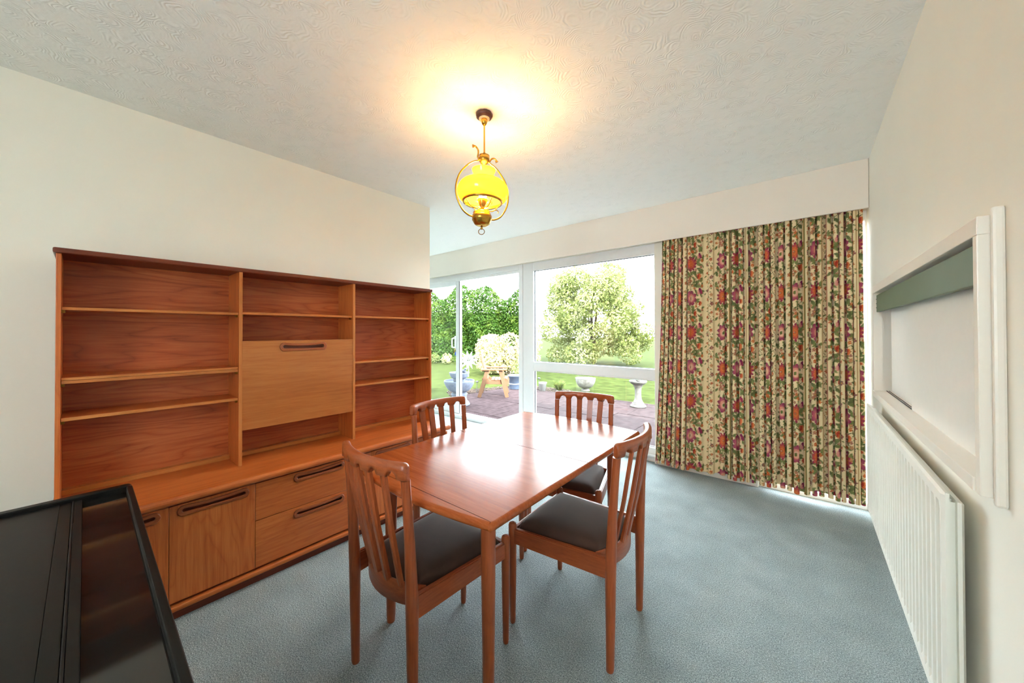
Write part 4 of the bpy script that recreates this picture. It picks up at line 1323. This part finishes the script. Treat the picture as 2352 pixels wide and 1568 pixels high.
# small tetra-like stones, one joined part
q = rng.uniform(0.012, 0.030, len(P))[:, None]
base_ = np.array([(1, 0, -0.4), (-0.5, 0.87, -0.4), (-0.5, -0.87, -0.4), (0, 0, 0.8)])
rot = rng.uniform(0, 2 * PI, len(P))
V = []
for bx in base_:
    V.append(P + q * np.stack([bx[0] * np.cos(rot) - bx[1] * np.sin(rot), bx[0] * np.sin(rot) + bx[1] * np.cos(rot), np.full(len(P), bx[2])], 1))
V = np.stack(V, 1).reshape(-1, 3)
fi = np.arange(len(P))[:, None] * 4
Fc = np.concatenate([fi + np.array(t_)[None, :] for t_ in ((0, 1, 3), (1, 2, 3), (2, 0, 3), (0, 2, 1))])
o = link('pebbles', np_mesh('pebbles', V, Fc), 'gravel', gb); o['kind'] = 'stuff'

# tiered fountain
fo = thing('garden_fountain', 'grey stone tiered garden fountain on the patio beside the open door', 'fountain', (-5.0, 4.48, GZ))
lathe('pedestal', smooth_prof([(0.0, 0.0), (0.185, 0.0), (0.185, 0.05), (0.150, 0.09), (0.135, 0.16), (0.150, 0.215), (0.10, 0.25), (0.0, 0.26)], 3), 'stone', fo, 32)
lathe('bowl', smooth_prof([(0.0, 0.235), (0.10, 0.24), (0.20, 0.29), (0.265, 0.385), (0.285, 0.455), (0.270, 0.462), (0.245, 0.42), (0.10, 0.38), (0.0, 0.375)], 3), 'stone', fo, 36)
lathe('stem', smooth_prof([(0.0, 0.37), (0.125, 0.37), (0.105, 0.43), (0.110, 0.49), (0.0, 0.50)], 3), 'stone', fo, 28)
lathe('bowl', smooth_prof([(0.0, 0.475), (0.08, 0.48), (0.150, 0.52), (0.188, 0.60), (0.178, 0.612), (0.150, 0.58), (0.0, 0.56)], 3), 'stone', fo, 32)
lathe('stem', smooth_prof([(0.0, 0.56), (0.075, 0.56), (0.060, 0.63), (0.050, 0.68), (0.0, 0.69)], 3), 'stone', fo, 24)
lathe('stone_ball', [(0.062 * math.sin(a), 0.735 - 0.062 * math.cos(a)) for a in np.linspace(0, PI, 11)], 'stone', fo, 24)
bm = bmesh.new()
bmesh.ops.create_uvsphere(bm, u_segments=14, v_segments=8, radius=1.0)
for v in bm.verts: v.co = Vector((0.145 + v.co.x * 0.055, -0.02 + v.co.y * 0.035, 0.645 + v.co.z * 0.035))
b2 = bmesh.new(); bmesh.ops.create_uvsphere(b2, u_segments=10, v_segments=7, radius=0.024)
for v in b2.verts: v.co += Vector((0.19, -0.02, 0.69))
merge(bm, b2)
link('stone_bird', bm_mesh(bm, 'stone_bird', True), 'stone', fo)

# wooden garden chair, side on
gc = thing('garden_chair', 'wooden slatted garden armchair standing side-on on the patio', 'garden chair', (-5.05, 5.47, GZ), math.atan2(0.638, 0.77))
def bar(name, p0, p1, w, th, mat, parent):
    """flat board from p0 to p1 in the XZ plane; w across, th along Y"""
    p0, p1 = Vector(p0), Vector(p1)
    d = (p1 - p0).normalized(); s = Vector((-d.z, 0, d.x)) * w / 2; t_ = Vector((0, th / 2, 0))
    bm = bmesh.new()
    vs_ = [bm.verts.new(p + a * s + b * t_) for p in (p0, p1) for a, b in ((-1, -1), (1, -1), (1, 1), (-1, 1))]
    for q in ((0, 1, 2, 3), (7, 6, 5, 4), (0, 4, 5, 1), (1, 5, 6, 2), (2, 6, 7, 3), (3, 7, 4, 0)): bm.faces.new([vs_[i] for i in q])
    return link(name, bm_mesh(bm, name), mat, parent)
for yv in (-0.02, 0.52):
    bar('leg', (-0.295, yv, 0), (-0.125, yv, 0.565), 0.075, 0.035, 'garden_wood', gc)
    bar('leg', (0.290, yv, 0), (0.150, yv, 0.565), 0.075, 0.035, 'garden_wood', gc)
    box('arm', (-0.26, yv - 0.055, 0.565), (0.285, yv + 0.055, 0.592), 'garden_wood_flat', gc, bev=0.006)
    yi = yv + (0.04 if yv < 0.2 else -0.04)
    pts_ = [(-0.24, 0.40), (-0.12, 0.40), (-0.08, 0.355), (0.05, 0.335), (0.18, 0.365), (0.26, 0.40), (0.31, 0.37), (0.335, 0.31), (0.33, 0.265), (-0.22, 0.275)]
    prism('seat_rail', pts_, 1, yi - 0.016, yi + 0.016, 'garden_wood_flat', gc)
for k in range(5):
    yv = 0.055 + k * 0.097
    bar('back_slat', (-0.13, yv, 0.36), (-0.27, yv, 0.86 + (0.04 if 0 < k < 4 else 0)), 0.022, 0.082, 'garden_wood', gc)
for k in range(5):
    x = -0.04 + k * 0.07
    z = 0.345 + 0.6 * (x - 0.05) ** 2
    box('seat_slat', (x, 0.0, z), (x + 0.058, 0.50, z + 0.02), 'garden_wood_flat', gc)
box('back_brace', (-0.235, 0.02, 0.535), (-0.205, 0.48, 0.565), 'garden_wood_flat', gc)

# slate pot with thin stems
gp_ = thing('slate_pot', 'slate blue tapered plant pot with thin bare stems beside the garden chair', 'plant pot', (-5.40, 6.62, GZ))
lathe('pot', [(0.0, 0.0), (0.125, 0.0), (0.130, 0.01), (0.172, 0.30), (0.185, 0.305), (0.185, 0.335), (0.165, 0.335), (0.155, 0.30), (0.0, 0.29)], 'pot_glaze', gp_, 32)
lathe('band', [(0.148, 0.115), (0.153, 0.118), (0.155, 0.135), (0.150, 0.138)], 'pot_white', gp_, 32)
bm = bmesh.new()
for k in range(12):
    a = rng.uniform(0, 2 * PI); r = rng.uniform(0.02, 0.12); l = rng.uniform(0.25, 0.55)
    add_tube(bm, [(r * math.cos(a), r * math.sin(a), 0.28), (1.3 * r * math.cos(a), 1.3 * r * math.sin(a), 0.3 + l * 0.6), (1.9 * r * math.cos(a + 0.2), 1.9 * r * math.sin(a + 0.2), 0.3 + l)], [0.004, 0.003, 0.001], 5)
link('stems', bm_mesh(bm, 'stems'), 'grass_leaf', gp_)
# white pot
wp = thing('white_pot', 'small plain white plant pot at the edge of the gravel', 'plant pot', (-4.70, 6.78, GZ))
lathe('pot', [(0.0, 0.0), (0.062, 0.0), (0.088, 0.17), (0.094, 0.172), (0.094, 0.20), (0.082, 0.20), (0.076, 0.17), (0.0, 0.165)], 'pot_white', wp, 24)
lathe('soil', [(0.0, 0.168), (0.077, 0.168)], 'soil', wp, 24)
# grass tuft
gt = thing('grass_tuft', 'low spiky grass tuft on the gravel beside the white pot', 'plant', (-4.40, 7.02, GZ))
n = 260
a = rng.uniform(0, 2 * PI, n); l = rng.uniform(0.10, 0.26, n); sp = rng.uniform(0.0, 0.17, n)
V = []
for i in range(n):
    d = np.array([math.cos(a[i]), math.sin(a[i]), 0]); s_ = np.array([-d[1], d[0], 0]) * 0.006
    p0 = d * 0.03 * rng.uniform(0, 1); p1 = p0 + d * sp[i] * 0.5 + np.array([0, 0, l[i] * 0.7]); p2 = p0 + d * sp[i] + np.array([0, 0, l[i]])
    V += [p0 - s_, p0 + s_, p1 + s_, p2]
link('blades', np_mesh('blades', np.array(V), np.arange(4 * n).reshape(-1, 4)), 'grass_leaf', gt)
# stone bowl planter
bo = thing('stone_bowl', 'wide weathered stone bowl planter standing on the lawn edge', 'planter', (-3.96, 7.45, GZ))
lathe('bowl', smooth_prof([(0.0, 0.06), (0.085, 0.06), (0.16, 0.10), (0.215, 0.19), (0.232, 0.275), (0.236, 0.285), (0.225, 0.295), (0.205, 0.27), (0.0, 0.245)], 3), 'pale_stone', bo, 36)
lathe('foot', [(0.0, -0.012), (0.10, -0.012), (0.10, 0.02), (0.075, 0.04), (0.085, 0.062), (0.0, 0.062)], 'pale_stone', bo, 28)
# bird bath
bb = thing('bird_bath', 'pale stone bird bath on a waisted pedestal at the patio edge', 'bird bath', (-2.36, 6.44, GZ))
lathe('base', smooth_prof([(0.0, 0.0), (0.130, 0.0), (0.132, 0.03), (0.105, 0.045), (0.095, 0.075), (0.0, 0.08)], 3), 'pale_stone', bb, 28)
lathe('column', smooth_prof([(0.0, 0.07), (0.088, 0.07), (0.062, 0.14), (0.055, 0.25), (0.062, 0.34), (0.085, 0.40), (0.0, 0.405)], 3), 'pale_stone', bb, 28)
lathe('basin', smooth_prof([(0.0, 0.395), (0.09, 0.40), (0.145, 0.44), (0.155, 0.47), (0.140, 0.472), (0.115, 0.455), (0.0, 0.445)], 3), 'pale_stone', bb, 32)
bm = bmesh.new(); bmesh.ops.create_uvsphere(bm, u_segments=12, v_segments=8, radius=1)
for v in bm.verts: v.co = Vector((v.co.x * 0.05, v.co.y * 0.03, 0.485 + v.co.z * 0.032))
link('stone_bird', bm_mesh(bm, 'stone_bird', True), 'pale_stone', bb)
# metal flower ornament on a stake
mf = thing('metal_flower', 'large pale metal flower ornament on a stake in front of the hedge', 'garden ornament', (-8.0, 7.55, GZ))
tube('stake', [(0, 0, -0.05), (0, 0, 0.50)], 0.008, 'petal_metal', mf, 8)
bm = bmesh.new()
for k in range(11):
    a = 2 * PI * k / 11
    d = ax * math.cos(a) + np.array([0, 0, 1]) * math.sin(a); s_ = ax * -math.sin(a) + np.array([0, 0, 1]) * math.cos(a)
    cc = np.array([0, 0, 0.52]) - ay * 0.02
    vs_ = [bm.verts.new(cc + d * r + s_ * w - ay * o_) for r, w, o_ in ((0.04, 0.0, 0), (0.14, -0.042, 0.03), (0.30, 0.0, 0.06), (0.14, 0.042, 0.03))]
    bm.faces.new(vs_)
link('petals', bm_mesh(bm, 'petals'), 'petal_metal', mf)
o = lathe('flower_centre', [(0.0, 0.50), (0.035, 0.505), (0.045, 0.525), (0.03, 0.545), (0.0, 0.55)], 'pale_stone', mf, 16)
# solar stake lights
for i, (x, y, lab) in enumerate(((-5.70, 5.62, 'small dark solar stake light beside the wooden garden chair'), (-4.95, 6.98, 'thin solar stake light at the edge of the gravel near the white pot'))):
    s = thing('stake_light', lab, 'garden light', (x, y, GZ), 0, 'solar stake lights')
    tube('stake', [(0, 0, 0.0), (0.02 if i == 0 else 0, 0, 0.24)], 0.006, 'gasket', s, 8)
    lathe('lamp_head', [(0.0, 0.235), (0.030, 0.24), (0.036, 0.262), (0.0, 0.275)], 'gasket', s, 16, c=(0.02 if i == 0 else 0, 0, 0))
# low border plants in front of the hedge
for k in range(7):
    a_, b_ = -3.2 + k * 0.62, -1.3 + 0.25 * math.sin(k * 2.1)
    p = np.array([-12.8, 11.2, GZ]) + ax * a_ + ay * b_
    lab = ['leftmost low pale border plant at the foot of the hedge', 'second low border plant from the left along the hedge foot', 'third low border plant from the left along the hedge foot', 'fourth low border plant along the hedge foot, near the metal flower', 'fifth low border plant along the hedge foot, behind the metal flower', 'sixth low border plant along the hedge foot, left of the pale shrub', 'last low border plant along the hedge foot, by the pale shrub'][k]
    t = thing('border_plant', lab, 'plant', tuple(p), 0, 'low border plants at the hedge foot')
    pts, dd = sphere_pts(240, (0, 0, 0.22), (0.28, 0.28, 0.24), 0.3)
    pts[:, 2] = np.maximum(pts[:, 2], 0.01)
    leaves('foliage', pts, dd, 0.07, 'pale_leaf' if k % 2 else 'grass_leaf', t, aspect=0.25)
